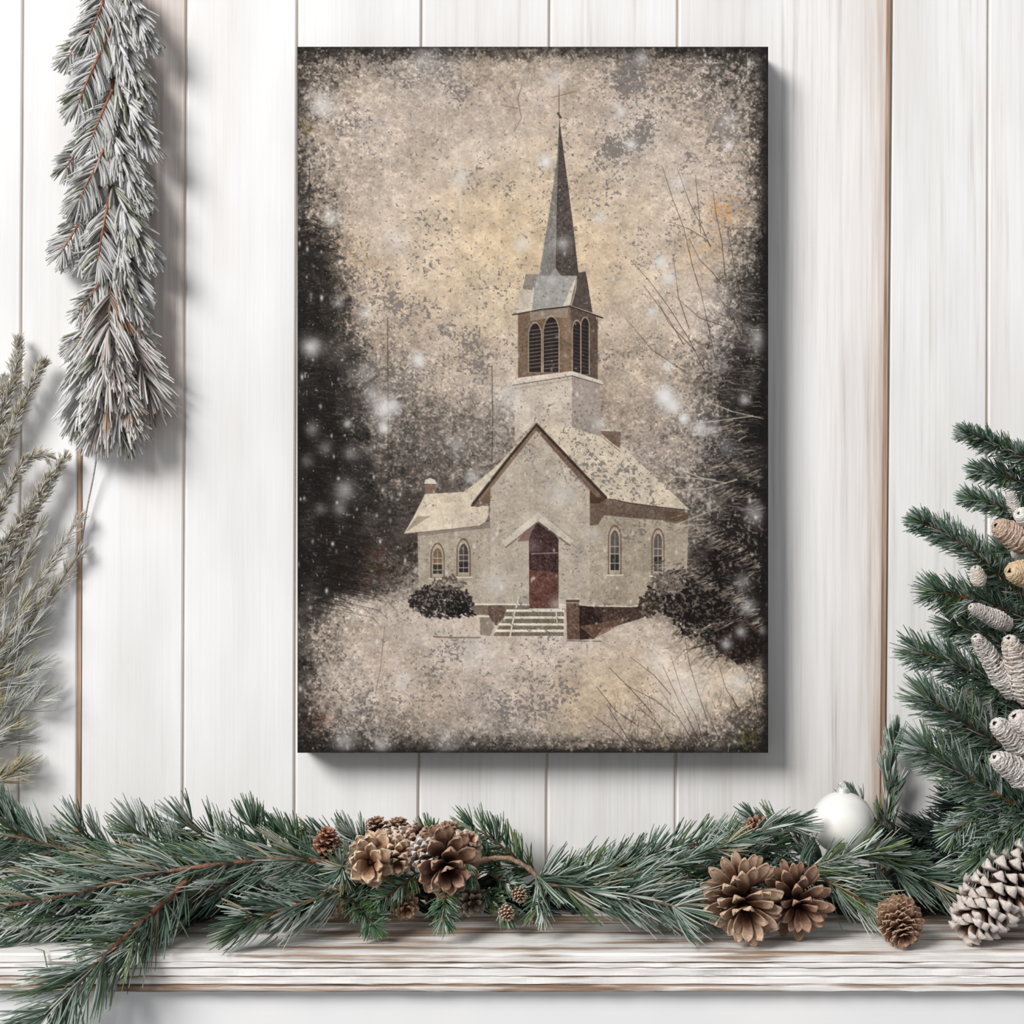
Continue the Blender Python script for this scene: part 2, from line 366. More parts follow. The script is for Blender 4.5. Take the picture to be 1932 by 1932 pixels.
    poly([(1048, 505), (1060, 522), (1048, 540), (1030, 530)], (168, 165, 160), .8)
    line([(1055, 160), (1055, 222)], 1.5, (112, 84, 66)); line([(1040, 184), (1066, 178), (1087, 172)], 1.9, (150, 116, 88)); line([(1053, 214), (1058, 222)], 4.5, (84, 74, 68))
    # front gable
    poly([(1012, 812), (925, 922), (924, 1142), (1113, 1142), (1113, 930)], WALL, 1, 9)
    for i in range(26): line([(926, 935+i*8), (1112, 935+i*8)], .6, (168, 156, 144), .16)
    poly([(890, 955), (925, 916), (925, 946), (903, 957)], (112, 92, 78)); poly([(1113, 918), (1145, 940), (1130, 950), (1113, 950)], (74, 52, 42))
    line([(1012, 806), (960, 872), (905, 940)], 9, (128, 108, 90)); line([(1014, 808), (1065, 866), (1128, 934)], 9, (112, 88, 72))
    line([(1012, 800), (957, 868), (891, 953)], 5.5, (56, 46, 42)); line([(1012, 800), (1070, 862), (1143, 939)], 5.5, (58, 44, 38))
    line([(1012, 797), (955, 866), (888, 950)], 1.4, (196, 182, 164), .7); line([(1012, 797), (1073, 860), (1146, 937)], 1.4, (196, 182, 164), .7)
    # door and hood
    poly([(975, 1022), (990, 1005), (1015, 984), (1055, 1015), (1055, 1148), (978, 1148)], (178, 168, 154), 1, 8)
    poly([(998, 1148), (998, 1018), (1003, 1003), (1015, 983), (1030, 990), (1044, 1002), (1054, 1018), (1054, 1148)], (98, 64, 56), 1, 24)
    poly([(998, 1075), (998, 1018), (1003, 1003), (1015, 983), (1030, 990), (1044, 1002), (1054, 1018), (1054, 1080)], (58, 42, 42), .82, 20)
    blob(1008, 1030, 16, (150, 130, 132), .5); line([(1003, 1045), (1052, 1043)], 1.6, (176, 160, 160), .8); blob(1007, 1091, 4, (226, 214, 206), .9)
    poly([(975, 1022), (988, 1006), (1015, 982), (1000, 1012), (998, 1020)], (100, 62, 52), .6)
    poly([(946, 1022), (1015, 962), (1084, 1020), (1074, 1027), (1015, 983), (954, 1031)], (206, 196, 182)); line([(954, 1033), (1015, 985), (1075, 1029)], 3.2, (112, 98, 88), .75); line([(946, 1022), (1015, 964), (1084, 1020)], 1.2, (140, 126, 114), .7)
    # windows
    for x0, x1, y0, y1, gl in ((813, 838, 1027, 1089, (120, 100, 78)), (862, 887, 1019, 1086, (78, 70, 64)), (1148, 1172, 994, 1082, (92, 84, 80)), (1230, 1253, 1000, 1084, (98, 90, 84))):
        arch(x0-1, x1+1, y0-4, y1+3, (104, 84, 70), .85); arch(x0+1.5, x1-1.5, y0, y1+1, (176, 162, 146)); arch(x0+4, x1-4, y0+7, y1-6, gl)
        poly([(x0+4, (y0+y1)/2+8), (x1-4, (y0+y1)/2+8), (x1-4, y1-6), (x0+4, y1-6)], (36, 38, 38), .8)
        for q in (.42, .58, .78): line([(x0+4, y0+(y1-y0)*q), (x1-4, y0+(y1-y0)*q)], 1.3, (214, 204, 190), .85)
        line([((x0+x1)/2, y0+12), ((x0+x1)/2, y1-6)], 1.2, (200, 188, 172), .7); line([(x0-3, y1+3), (x1+3, y1+3)], 2.5, (224, 214, 200))
    # plinth, steps, piers
    poly([(1093, 1142), (1224, 1142), (1215, 1165), (1150, 1185), (1093, 1182)], (72, 56, 50), 1, 26); poly([(888, 1142), (998, 1142), (998, 1160), (888, 1160)], (120, 106, 94), 1, 18)
    line([(888, 1140), (940, 1140), (998, 1141)], 3, (224, 214, 200)); line([(1056, 1141), (1120, 1143), (1190, 1144), (1224, 1142)], 3, (216, 204, 188))
    for i, (ya, yb) in enumerate(((1150, 1163), (1163, 1176), (1176, 1188), (1188, 1200))):
        xl = 956-i*7; poly([(xl, ya+4), (1063, ya+4), (1064, yb), (xl-4, yb)], (118, 106, 92), 1, 16); poly([(xl, ya), (1064, ya), (1065, ya+4.5), (xl-2, ya+4.5)], (228, 220, 206))
    poly([(920, 1142), (952, 1142), (952, 1165), (938, 1180), (922, 1178)], (98, 78, 68), 1, 22); poly([(905, 1165), (918, 1160), (934, 1176), (925, 1200), (906, 1198)], (134, 122, 108), 1, 14); line([(900, 1163), (922, 1163)], 3, (220, 208, 196))
    line([(979, 1126), (970, 1160), (962, 1202)], 2.6, (226, 216, 204)); line([(1049, 1152), (1051, 1175)], 2, (220, 210, 198))
    poly([(1068, 1138), (1092, 1138), (1094, 1207), (1070, 1207)], (100, 78, 66), 1, 26); poly([(1092, 1142), (1132, 1146), (1138, 1185), (1120, 1206), (1094, 1207)], (52, 36, 32), 1, 20); line([(1070, 1134), (1091, 1134)], 5, (90, 66, 54)); line([(1070, 1130), (1092, 1130)], 2, (214, 202, 190))
    line([(1070, 1209), (1134, 1210)], 1.6, (66, 50, 42), .8); line([(818, 1201), (850, 1203), (906, 1203)], 2.6, (104, 92, 80), .9); poly([(1094, 1182), (1190, 1165), (1150, 1190), (1120, 1205)], (120, 92, 78), .7, 20)
    # bushes
    def bush(cx, cy, rx, ry, n, col, hi):
        for _ in range(n):
            t = rg.rand()*6.283; r = rg.rand()**.5; x = cx+rx*r*math.cos(t); y = cy+ry*r*math.sin(t); q = rg.rand()
            line([(x, y), (x+rg.randn()*4, y+rg.randn()*3)], 1.5+rg.rand()*3.5, col if q < .8 else hi, .8)
    bush(832, 1135, 58, 30, 700, (34, 29, 28), (120, 110, 104)); bush(842, 1102, 34, 12, 90, (92, 80, 72), (150, 140, 130)); bush(868, 1148, 26, 18, 150, (18, 15, 15), (90, 84, 80))
    bush(1290, 1120, 70, 46, 900, (22, 17, 15), (110, 100, 92)); bush(1262, 1100, 34, 20, 160, (118, 106, 96), (176, 164, 152)); bush(1340, 1175, 70, 34, 400, (20, 15, 14), (90, 76, 66))
    bush(1385, 1090, 62, 60, 700, (20, 15, 14), (96, 86, 78)); bush(1400, 1210, 50, 40, 500, (20, 15, 14), (70, 50, 40)); bush(1405, 1010, 50, 46, 300, (28, 22, 20), (120, 108, 98)); bush(1225, 1142, 20, 22, 160, (52, 42, 36), (120, 108, 98))
    for x0, y0, x1, y1, wd, n in ((1285, 985, 1440, 1075, 20, 260), (1240, 1065, 1350, 1110, 12, 160), (1370, 1120, 1445, 1180, 16, 160), (1330, 880, 1440, 900, 12, 130), (1320, 830, 1410, 812, 10, 90), (1365, 930, 1445, 960, 14, 110), (1290, 720, 1350, 705, 8, 40), (1260, 1230, 1400, 1170, 12, 80)):
        for _ in range(n):
            t = rg.rand(); x = x0+(x1-x0)*t+rg.randn()*5; y = y0+(y1-y0)*t-14*math.sin(t*3.1)+rg.randn()*wd*.5; l = 8+rg.rand()*20
            line([(x, y), (x-l*.8, y+l*(.1+.4*rg.rand()))], .8+rg.rand()*1.8, (188, 174, 160) if rg.rand() < .7 else (60, 48, 42), .25+.4*rg.rand(), .4)
    for p in ([(1216, 856), (1262, 878), (1325, 902), (1370, 912)], [(1190, 900), (1240, 898), (1350, 905)], [(1330, 990), (1270, 992), (1350, 960)], [(1330, 755), (1380, 776), (1440, 790)], [(1300, 800), (1345, 795), (1420, 785)], [(1270, 925), (1330, 922), (1390, 905)], [(1240, 828), (1275, 835), (1300, 820)]):
        line(p, 1.8, (196, 182, 168), .7, 2.6)
    # twigs: upper right and lower right
    tw = [[(1250, 315), (1268, 372), (1290, 430), (1306, 500), (1318, 540)], [(1278, 318), (1300, 380), (1325, 430), (1340, 465)], [(1262, 418), (1300, 432), (1330, 450), (1341, 463)], [(1312, 330), (1318, 390), (1322, 440)],
          [(1345, 360), (1352, 410), (1362, 455), (1368, 520)], [(1300, 450), (1320, 490), (1345, 515), (1360, 535)], [(1190, 490), (1225, 530), (1262, 580), (1300, 640), (1330, 700)], [(1215, 540), (1260, 600), (1290, 650)],
          [(1180, 600), (1230, 660), (1290, 700)], [(1372, 430), (1385, 500), (1398, 560), (1402, 640)], [(1275, 560), (1320, 600), (1380, 620)], [(1320, 540), (1335, 610), (1350, 680)], [(1398, 280), (1440, 330)], [(1410, 320), (1447, 375)],
          [(1270, 480), (1280, 560), (1300, 620)], [(1355, 560), (1380, 590), (1400, 640)], [(1400, 540), (1412, 600)], [(1240, 565), (1262, 610), (1310, 660)]]
    for p in tw: line(p, .9, (78, 62, 52), .75, 1.9)
    tw2 = [[(1290, 1185), (1300, 1250), (1318, 1310), (1335, 1360)], [(1190, 1240), (1235, 1275), (1265, 1310)], [(1175, 1290), (1235, 1320), (1275, 1352)], [(1250, 1255), (1275, 1310), (1300, 1360), (1320, 1400)], [(1120, 1350), (1165, 1385), (1195, 1418)],
           [(1145, 1330), (1170, 1370), (1200, 1418)], [(1125, 1295), (1160, 1340), (1205, 1370)], [(1265, 1235), (1285, 1300), (1312, 1350), (1330, 1410)], [(1355, 1250), (1370, 1300), (1395, 1340)], [(1200, 1330), (1240, 1365), (1265, 1400)], [(1330, 1330), (1350, 1380), (1370, 1418)],
           [(1400, 1240), (1420, 1300), (1432, 1360)], [(1220, 1372), (1280, 1390), (1330, 1418)], [(1245, 1300), (1290, 1370), (1318, 1418)], [(1170, 1405), (1130, 1402)], [(1380, 1310), (1400, 1360), (1425, 1400)], [(1150, 1260), (1190, 1300), (1230, 1345)]]
    for p in tw2: line(p, .9, (70, 54, 46), .8, 2.)
    for p in ([(726, 1180), (718, 1260), (708, 1310)], [(602, 1200), (596, 1290)], [(640, 1190), (632, 1240)]): line(p, 1.3, (96, 80, 74), .6)
    for _ in range(240):
        x = 1150+rg.rand()*290; y = 1290+rg.rand()**.6*128; l = 6+rg.rand()*22; a = math.radians(55+rg.rand()*60)
        line([(x, y), (x-l*math.cos(a), y-l*math.sin(a))], .9, (72, 56, 48), .3+.4*rg.rand())
    GR = vn(26, 20, octv=4, pers=.65)-.5; GF = vn(4, 3.4, octv=2)-.5
    C *= (1+.30*GR+.10*GF)[..., None]*np.array([1., .995, .985]); C += ((vn(9, 34, octv=3)-.5)*14)[..., None]
    # ---------------- wear: flaked grey spots, spatter, snow
    F1 = vn(5.2, 4.6, octv=3, pers=.75); P1 = vn(80, octv=5, pers=.6)
    patch = ss(.50, .70, P1)*.34
    for x0, y0, r, asp, s in ((1184, 150, 26, 1.5, 1.5), (1215, 245, 26, 1.2, .8), (1192, 268, 26, .8, .85), (1150, 286, 30, .7, .9), (740, 560, 34, .9, .5), (790, 580, 45, .5, .55), (845, 620, 40, .6, .55), (890, 645, 26, 1.3, .7), (905, 690, 30, 1.3, .5), (1150, 675, 60, .35, .6),
                              (870, 175, 30, .9, .7), (930, 545, 60, .7, .35), (1110, 870, 70, .6, .5), (1150, 900, 60, .5, .4), (1040, 1310, 50, .9, .55), (960, 1340, 60, .8, .5), (820, 1270, 46, .6, .55), (700, 1340, 90, .6, .55), (850, 1225, 50, .5, .4), (1370, 250, 34, 1., .55), (1300, 170, 70, .7, .5), (720, 740, 60, .7, .3),
                              (1200, 1000, 40, .8, .35), (650, 230, 40, .8, .4), (1010, 1400, 60, .3, .5)):
        patch += s*np.exp(-((X-x0)**2+((Y-y0)/asp)**2)/r**2)
    patch = np.clip(patch, 0, 1.25)
    m = ss(.0, .035, patch*.30+.25-F1*.90)
    m *= ss(30, 120, C.mean(-1)); put((slice(None), slice(None)), m, (120, 113, 109), .82)
    S1 = vn(3.2); m = ss(.80, .88, S1*.7+.3*N40+.06*patch)*ss(90, 150, C.mean(-1)); put((slice(None), slice(None)), m, (88, 76, 66), .6)
    S2 = vn(3.4, 4.2); m = ss(.87, .93, S2*.85+.15*N40); put((slice(None), slice(None)), m, (216, 206, 194), .55)
    C += ((FN-.5)*10)[..., None]
    for _ in range(1500):
        x = CX0+rg.rand()*886; y = CY0+rg.rand()*1330; r = .7+rg.rand()**3*2.6
        blob(x, y, r, (230, 224, 216), .35+.45*rg.rand(), 1+rg.rand(), 1.)
    for x0, y0, r, a in ((588, 655, 24, .62), (640, 570, 12, .4), (725, 770, 30, .6), (742, 765, 14, .6), (790, 680, 16, .7), (1247, 494, 15, 1.), (1262, 525, 15, .6), (1256, 748, 26, .85), (1270, 765, 18, .85), (1290, 790, 12, .8), (1320, 810, 18, .6), (1345, 810, 18, .35), (650, 925, 26, .42), (655, 800, 9, .6), (590, 810, 16, .35),
                         (613, 845, 16, .3), (662, 855, 18, .3), (724, 808, 14, .6), (1062, 460, 17, .45), (1030, 305, 13, .8), (985, 460, 16, .5), (1370, 845, 20, .25), (1425, 970, 26, .45), (1432, 640, 24, .45), (1405, 755, 12, .5), (1258, 690, 14, .5), (1230, 590, 14, .5), (1360, 690, 20, .3), (610, 200, 30, .5), (625, 410, 20, .45), (690, 590, 14, .5),
                         (745, 455, 30, .3), (870, 335, 20, .4), (800, 110, 26, .4), (1050, 150, 26, .35), (1210, 108, 16, .4), (1170, 210, 12, .45), (1375, 225, 26, .3), (1130, 410, 12, .5), (1190, 272, 12, .7), (1375, 275, 10, .7), (650, 1400, 24, .4), (720, 1405, 20, .45), (760, 1285, 24, .3), (840, 1400, 30, .3), (1390, 1290, 30, .4), (1290, 1320, 60, .25), (1300, 1290, 60, .2),
                         (1400, 1100, 22, .35), (1410, 1145, 20, .45), (1398, 1192, 14, .5), (1370, 1215, 14, .5), (1440, 1190, 10, .5), (890, 900, 16, .5), (860, 840, 22, .3), (960, 750, 30, .35), (1130, 800, 16, .4), (1240, 1240, 30, .3), (900, 1230, 40, .25), (690, 700, 26, .3), (700, 740, 18, .3), (640, 960, 18, .3), (605, 960, 14, .25), (580, 870, 16, .25), (1050, 1140, 16, .35),
                         (935, 1100, 30, .3), (1060, 930, 30, .35), (1120, 1010, 16, .3), (1040, 530, 14, .25), (1280, 345, 16, .35)):
        blob(x0, y0, r, (228, 226, 224), min(1, a*1.3))
    for x0, y0, y1 in ((824, 208, 256), (868, 200, 420), (736, 300, 332), (1410, 100, 130), (815, 188, 200)): line([(x0, y0), (x0+1, y1)], 2.2, (222, 216, 206), .35)
    for p in ([(985, 160), (977, 185), (980, 205), (984, 222), (970, 248)], [(977, 205), (945, 198)], [(1120, 300), (1138, 322)], [(886, 745), (898, 770)]): line(p, 1.2, (100, 90, 82), .8)
    put((slice(None), slice(None)), ss(6, 0, np.minimum(Y-CY0, CY1-Y))*.6, (34, 28, 27), .8)
    put((slice(None), slice(None)), ss(20, 0, CX1-X), (22, 18, 18), .7)
    return np.clip(C, 6, 245)/255.

# ------------------------------------------------------------------ the plank wall
ZS = CAMZ-(1800.-966.)/FPX*(CAMD-.26)        # top of the shelf
YF = -.26                                    # its front edge
def plank_wall():
    # seams as (x at the top of the photo, x at y 1500), board tints
    W = lambda px: (px-966.)/FPX*CAMD
    zt, zb = P(0, -60, 0).z, P(0, 2000, 0).z; zr = lambda py: CAMZ-(py-966.)/FPX*CAMD
    seams = [(-300, -306, 2.), (44, 35, 3.), (352, 345, 3.2), (561.5, 556, 3.5), (796, 790, 3.4), (1037.5, 1032, 3.4), (1279.5, 1275, 3.8), (1680, 1666, 7.), (1865.5, 1861, 3.4), (2160, 2156, 3.)]
    parts = []
    rng = np.random.RandomState(3)
    def board(xa, xb, ya, yb, ga, gb, tintf, bright, lift=0.):
        """xa/xb: (top, at 1500) of the two edges; ya/yb: rows top and bottom; ga/gb: half gaps"""
        nzr = 2+int(abs(yb-ya)/40); us = np.concatenate([[0, .0], np.linspace(0, 1, 15)[1:-1], [1., 1.]])
        rows = np.linspace(ya, yb, nzr); V = []; C = []
        for py in rows:
            x0 = W(xa[0]+(xa[1]-xa[0])*py/1500.+ga); x1 = W(xb[0]+(xb[1]-xb[0])*py/1500.-gb); z = zr(py)
            e = .0016; xs = [x0, x0+.0006]+[x0+.0022+(x1-x0-.0044)*u for u in np.linspace(0, 1, 13)]+[x1-.0006, x1]
            ys = [.0036, .0010-lift]+[-lift]*13+[.0010-lift, .0036]
            for q, (x, y) in enumerate(zip(xs, ys)):
                V.append((x, y, z)); px = x/CAMD*FPX+966
                edge = .35 if q in (0, len(xs)-1) else (.12 if q in (1, len(xs)-2) else 0.)
                C.append((min(1, tintf(px, py)+edge), bright, 0))
        n = len(xs); i = np.arange(nzr-1)[:, None]*n; j = np.arange(n-1)[None]
        F = np.stack([i+j, i+n+j, i+n+j+1, i+j+1], -1).reshape(-1, 4)
        return np.array(V), [F], np.array(C, float)
    def t2(px, py): return .0
    def tleft(px, py): return .78*max(0, min(1, (px-225)/45.))*max(0, min(1, (1010-py)/260.))
    def tb(a, b, s): return lambda px, py: s*max(0., min(1., (px-a)/(b-a)))
    S = seams
    parts.append(board(S[0], S[1], -60, 2000, 1, 1.5, t2, .15))
    parts.append(board(S[1], (152, 148), 815, 2000, 1.5, 3.6, t2, .3)); parts.append(board((152, 148), S[2], 815, 2000, 3.6, 1.6, tleft, .3))
    parts.append(board(S[1], S[2], -60, 815, 1.5, 1.6, tleft, .3))
    parts.append(board(S[2], S[3], -60, 2000, 1.6, 1.7, lambda px, py: .10*max(0, 1-abs(px-420)/60.)*(py < 500), .22)); parts.append(board(S[3], S[4], -60, 2000, 1.7, 1.7, t2, .45))
    parts.append(board(S[4], S[5], -60, 2000, 1.7, 1.7, lambda px, py: .04, .8)); parts.append(board(S[5], S[6], -60, 2000, 1.7, 1.9, lambda px, py: .05, .9))
    parts.append(board(S[6], S[7], -60, 2000, 1.9, 4.5, lambda px, py: .05+.08*(px > 1480)+.30*max(0, min(1, (px-1590)/60.))+.60*max(0, min(1, (px-1636)/16.)), 1., .002))
    parts.append(board(S[7], S[8], -60, 2000, 4.5, 1.7, lambda px, py: .03, .9)); parts.append(board(S[8], S[9], -60, 2000, 1.7, 1.7, lambda px, py: .08, 1.))
    V, F, C = join(parts)
    o = mesh_obj('wall_back', V, F, M_WALL, None, C, False); tag(o, kind='structure')
    # the darker batten behind the seams
    m, nt, b = nmat('seam_backing', .9, .1); f = noise(nt, 1., 4, .6, (200, 200, 5)); nt.links.new(ramp(nt, f, [(.3, (184, 172, 162)), (.7, (220, 212, 204))]), b.inputs['Base Color'])
    Vb, Fb = box(W(-400), W(2400), .0026, .03, zb, zt+.01); o = mesh_obj('trim_1', Vb, Fb, m, None, None, False); tag(o, kind='structure')
plank_wall()
# a slim bare wood edge strip shows in the seam left of centre
def seam_strip():
    m, nt, b = nmat('bare_wood_strip', .75, .2); f = noise(nt, 1., 5, .6, (260, 260, 6)); nt.links.new(ramp(nt, f, [(.3, (122, 94, 78)), (.5, (172, 144, 122)), (.7, (204, 182, 162))]), b.inputs['Base Color'])
    W = lambda px: (px-966.)/FPX*CAMD
    z0, z1 = P(0, 1700, 0).z, P(0, 800, 0).z
    V, F = box(-.0026, .0026, -.0012, .008, z0, z1); V[:, 0] += np.where(V[:, 2] > 1.6, W(151.5), W(147.8))
    V2, F2 = box(-.0032, .0010, -.0026, .008, P(0, 2000, 0).z, P(0, -60, 0).z); V2[:, 0] += np.where(V2[:, 2] > 1.6, W(1678), W(1663))
    o = mesh_obj('trim_2', V, F, m, None, None, False); tag(o, kind='structure')
    o = mesh_obj('trim_3', V2, F2, m, None, None, False); tag(o, kind='structure')
seam_strip()

# ------------------------------------------------------------------ the mantel shelf
def mantel():
    root = tag(empty('mantel_shelf', (0, -.13, ZS-.043)), 'distressed white wooden mantel shelf with worn brown grain, under the greenery', 'shelf')
    x0, x1 = -.86, .86; rng = np.random.RandomState(5)
    def slab(name, prof, wear, jit=.0005):
        """prof: closed (y, z) outline run along x with a little waviness"""
        n = 260; xs = np.linspace(x0, x1, n); k = len(prof); V = []; C = []
        w = np.array([np.interp(xs, np.linspace(x0, x1, 90), rng.randn(90)) for _ in range(k*2)])*jit
        for i, x in enumerate(xs):
            for j, (y, z) in enumerate(prof): V.append((x, y+w[2*j, i], z+w[2*j+1, i]*.6)); C.append((wear[j], 0, 0))
        i = np.arange(n-1)[:, None]*k; j = np.arange(k)[None]; j2 = (j+1) % k
        F = np.stack([i+j, i+j2, i+k+j2, i+k+j], -1).reshape(-1, 4)
        return mesh_obj(name, V, F, M_SHELF, root, C, False)
    T = ZS
    slab('back_board', [(.0, T-.030), (.0, T), (-.119, T-.0005), (-.1215, T-.003), (-.1215, T-.030)], [.60]*5)
    slab('front_board', [(-.1245, T-.030), (-.1235, T-.002), (-.126, T), (YF+.004, T), (YF, T-.002), (YF-.0005, T-.0085), (YF+.0018, T-.0092), (YF+.0018, T-.042)], [.5, .6, .57, .52, .53, .46, .62, .62], .0004)
    # the layered front edge
    z = T-.0098
    for i, (h, y, wr) in enumerate(((.0058, -.0012, .50), (.0092, -.0002, .42), (.0090, .0002, .45), (.0068, -.0022, .60))):
        slab('edge_strip', [(YF+.006, z-h+.0001), (YF+.006, z), (YF+y+.0006, z), (YF+y, z-.0009), (YF+y-.0004, z-h+.0014), (YF+y+.0010, z-h+.0001)], [wr+.1, wr+.1, wr+.10, wr, wr-.01, wr+.13], .00050)
        z -= h+.0005
    slab('underside', [(.0, z+.001), (.0, T-.031), (YF+.0075, T-.031), (YF+.0075, z+.001)], [.45]*4)
    return z
zbot = mantel()
m, nt, b = nmat('smooth_white_paint', .6, .25); f = noise(nt, 6., 3); nt.links.new(ramp(nt, f, [(.3, (236, 236, 237)), (.7, (244, 243, 243))]), b.inputs['Base Color'])
V, F = box(-.86, .86, YF+.014, 0., zbot-.22, zbot+.0005)
tag(mesh_obj('trim_4', V, F, m, None, None, False), kind='structure')

# ------------------------------------------------------------------ the canvas
def canvas():
    YC = -.046; st = 1.0
    img = paint_print(st); ny, nx, _ = img.shape
    a = P(CX0, CY0, YC); c = P(CX1, CY1, YC)
    root = tag(empty('canvas_print', ((a.x+c.x)/2, 0, c.z)), 'tall stretched canvas with a weathered snowy church, on the white plank wall', 'canvas')
    m, nt, b = nmat('printed_canvas', .75, .15)
    at = node(nt, 'ShaderNodeAttribute', attribute_name='ink'); nt.links.new(at.outputs['Color'], b.inputs['Base Color'])
    X, Z = np.meshgrid(np.linspace(a.x, c.x, nx), np.linspace(a.z, c.z, ny))
    V = np.stack([X, np.full_like(X, YC), Z], -1).reshape(-1, 3)
    i = np.arange(ny-1)[:, None]*nx; j = np.arange(nx-1)[None]; F = np.stack([i+j, i+nx+j, i+nx+j+1, i+j+1], -1).reshape(-1, 4)
    o = mesh_obj('printed_face', V, F, m, root, None, False)
    at_ = o.data.color_attributes.new('ink', 'BYTE_COLOR', 'POINT'); cc = np.ones((ny*nx, 4), np.float32); cc[:, :3] = lin(img.reshape(-1, 3)*255.)*.93
    at_.data.foreach_set('color', cc.ravel())
    m2, nt2, b2 = nmat('canvas_edge', .8, .15); f = noise(nt2, 120., 5, .7); nt2.links.new(ramp(nt2, f, [(.35, (26, 21, 20)), (.55, (52, 44, 42)), (.75, (112, 104, 98))]), b2.inputs['Base Color'])
    e = .0006
    V, F, _ = join([box(a.x-e, c.x+e, YC+.0002, 0, a.z-.004, a.z+e), box(a.x-e, c.x+e, YC+.0002, 0, c.z-e, c.z+.004), box(a.x-e, a.x+.004, YC+.0002, 0, c.z, a.z), box(c.x-.004, c.x+e, YC+.0002, 0, c.z, a.z)])
    mesh_obj('wrapped_edge', V, F, m2, root, None, False)
    m3, nt3, b3 = nmat('stretcher_wood', .8, .2); f = noise(nt3, 30., 4); nt3.links.new(ramp(nt3, f, [(.3, (170, 140, 105)), (.7, (205, 178, 140))]), b3.inputs['Base Color'])
    V, F, _ = join([box(a.x+.005, c.x-.005, YC+.003, -.001, a.z-.045, a.z-.005), box(a.x+.005, c.x-.005, YC+.003, -.001, c.z+.005, c.z+.045), box(a.x+.005, a.x+.045, YC+.003, -.001, c.z+.045, a.z-.045), box(c.x-.045, c.x-.005, YC+.003, -.001, c.z+.045, a.z-.045)])
    mesh_obj('stretcher_frame', V, F, m3, root, None, False)
canvas()

# ------------------------------------------------------------------ greenery
PAL = {  # (share, dark rgb, light rgb) of the needles
    'teal': [(.46, (64, 90, 74), (122, 146, 126)), (.40, (148, 164, 152), (214, 222, 214)), (.10, (80, 104, 68), (136, 152, 104)), (.04, (162, 152, 124), (196, 186, 160))],
    'green': [(.55, (62, 96, 68), (114, 146, 112)), (.35, (108, 134, 112), (166, 184, 164)), (.1, (104, 124, 64), (152, 164, 98))],
    'dark': [(.8, (26, 36, 32), (50, 66, 58)), (.2, (56, 70, 64), (88, 104, 96))],  # darkened needle tones, standing in for shade deep inside the greenery
    'fir': [(.48, (70, 96, 80), (124, 150, 130)), (.36, (142, 158, 150), (212, 218, 214)), (.16, (78, 112, 70), (132, 156, 108))],
    'frost': [(.74, (222, 221, 219), (247, 246, 245)), (.18, (172, 172, 166), (222, 220, 214)), (.08, (140, 146, 126), (176, 180, 156))],
    'frostbeige': [(.64, (222, 214, 208), (246, 242, 238)), (.26, (178, 168, 160), (216, 206, 198)), (.10, (186, 156, 136), (216, 192, 174))],
    'straw': [(.66, (232, 226, 214), (250, 248, 242)), (.28, (188, 178, 156), (222, 212, 192)), (.12, (158, 148, 122), (196, 186, 160))],
    'palesage': [(.66, (226, 228, 220), (250, 250, 246)), (.22, (178, 184, 172), (216, 220, 210)), (.12, (204, 192, 146), (228, 218, 180))],
    'sageyellow': [(.5, (212, 206, 182), (238, 232, 212)), (.3, (160, 164, 146), (202, 204, 190)), (.2, (200, 172, 110), (228, 206, 154))],
}
def pick_cols(rng, pal, n):
    sh = np.array([p[0] for p in PAL[pal]]); k = rng.choice(len(sh), n, p=sh/sh.sum())
    d = lin(np.array([p[1] for p in PAL[pal]]))[k]; l = lin(np.array([p[2] for p in PAL[pal]]))[k]
    t = rng.rand(n, 1)**.9; return d*(1-t)+l*t
def needle_mesh(rng, B, D0, D1, L, R, col, wallclamp=-.003, shelf=True, tipc=1.15):
    n = len(B); K = 4; t = np.linspace(0, 1, K+1)
    D0 = D0/np.linalg.norm(D0, axis=1)[:, None]; D1 = D1/np.linalg.norm(D1, axis=1)[:, None]
    Pt = B[:, None]+L[:, None, None]*(D0[:, None]*t[None, :, None]+(D1-D0)[:, None]*(t**2/2)[None, :, None])
    if wallclamp is not None: Pt[..., 1] = np.minimum(Pt[..., 1], wallclamp-.004*rng.rand(n)[:, None])
    if shelf:
        over = Pt[..., 1] > YF-.004; lowz = ZS+.0015+.004*rng.rand(n)[:, None]
        Pt[..., 2] = np.where(over & (Pt[..., 2] > ZS-.06), np.maximum(Pt[..., 2], lowz), Pt[..., 2])
    T = np.gradient(Pt, axis=1); T /= np.linalg.norm(T, axis=2)[..., None]+1e-9
    ref = rng.randn(n, 1, 3); A = np.cross(T, ref); A /= np.linalg.norm(A, axis=2)[..., None]+1e-9; Bn = np.cross(T, A)
    pr = np.array([.75, 1., 1., .9, .45])[:K+1]; th = np.arange(3)*2.0944
    V = Pt[:, :, None]+(R[:, None]*pr[None])[..., None, None]*(np.cos(th)[None, None, :, None]*A[:, :, None]+np.sin(th)[None, None, :, None]*Bn[:, :, None])
    base = (np.arange(n)*(K+1)*3)[:, None, None]; i = (np.arange(K)*3)[None, :, None]; j = np.arange(3)[None, None]; j2 = (j+1) % 3
    F = np.stack([base+i+j, base+i+j2, base+i+3+j2, base+i+3+j], -1).reshape(-1, 4)
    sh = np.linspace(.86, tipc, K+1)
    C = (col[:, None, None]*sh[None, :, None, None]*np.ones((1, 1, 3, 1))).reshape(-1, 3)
    return V.reshape(-1, 3), [F], np.clip(C, 0, .92)
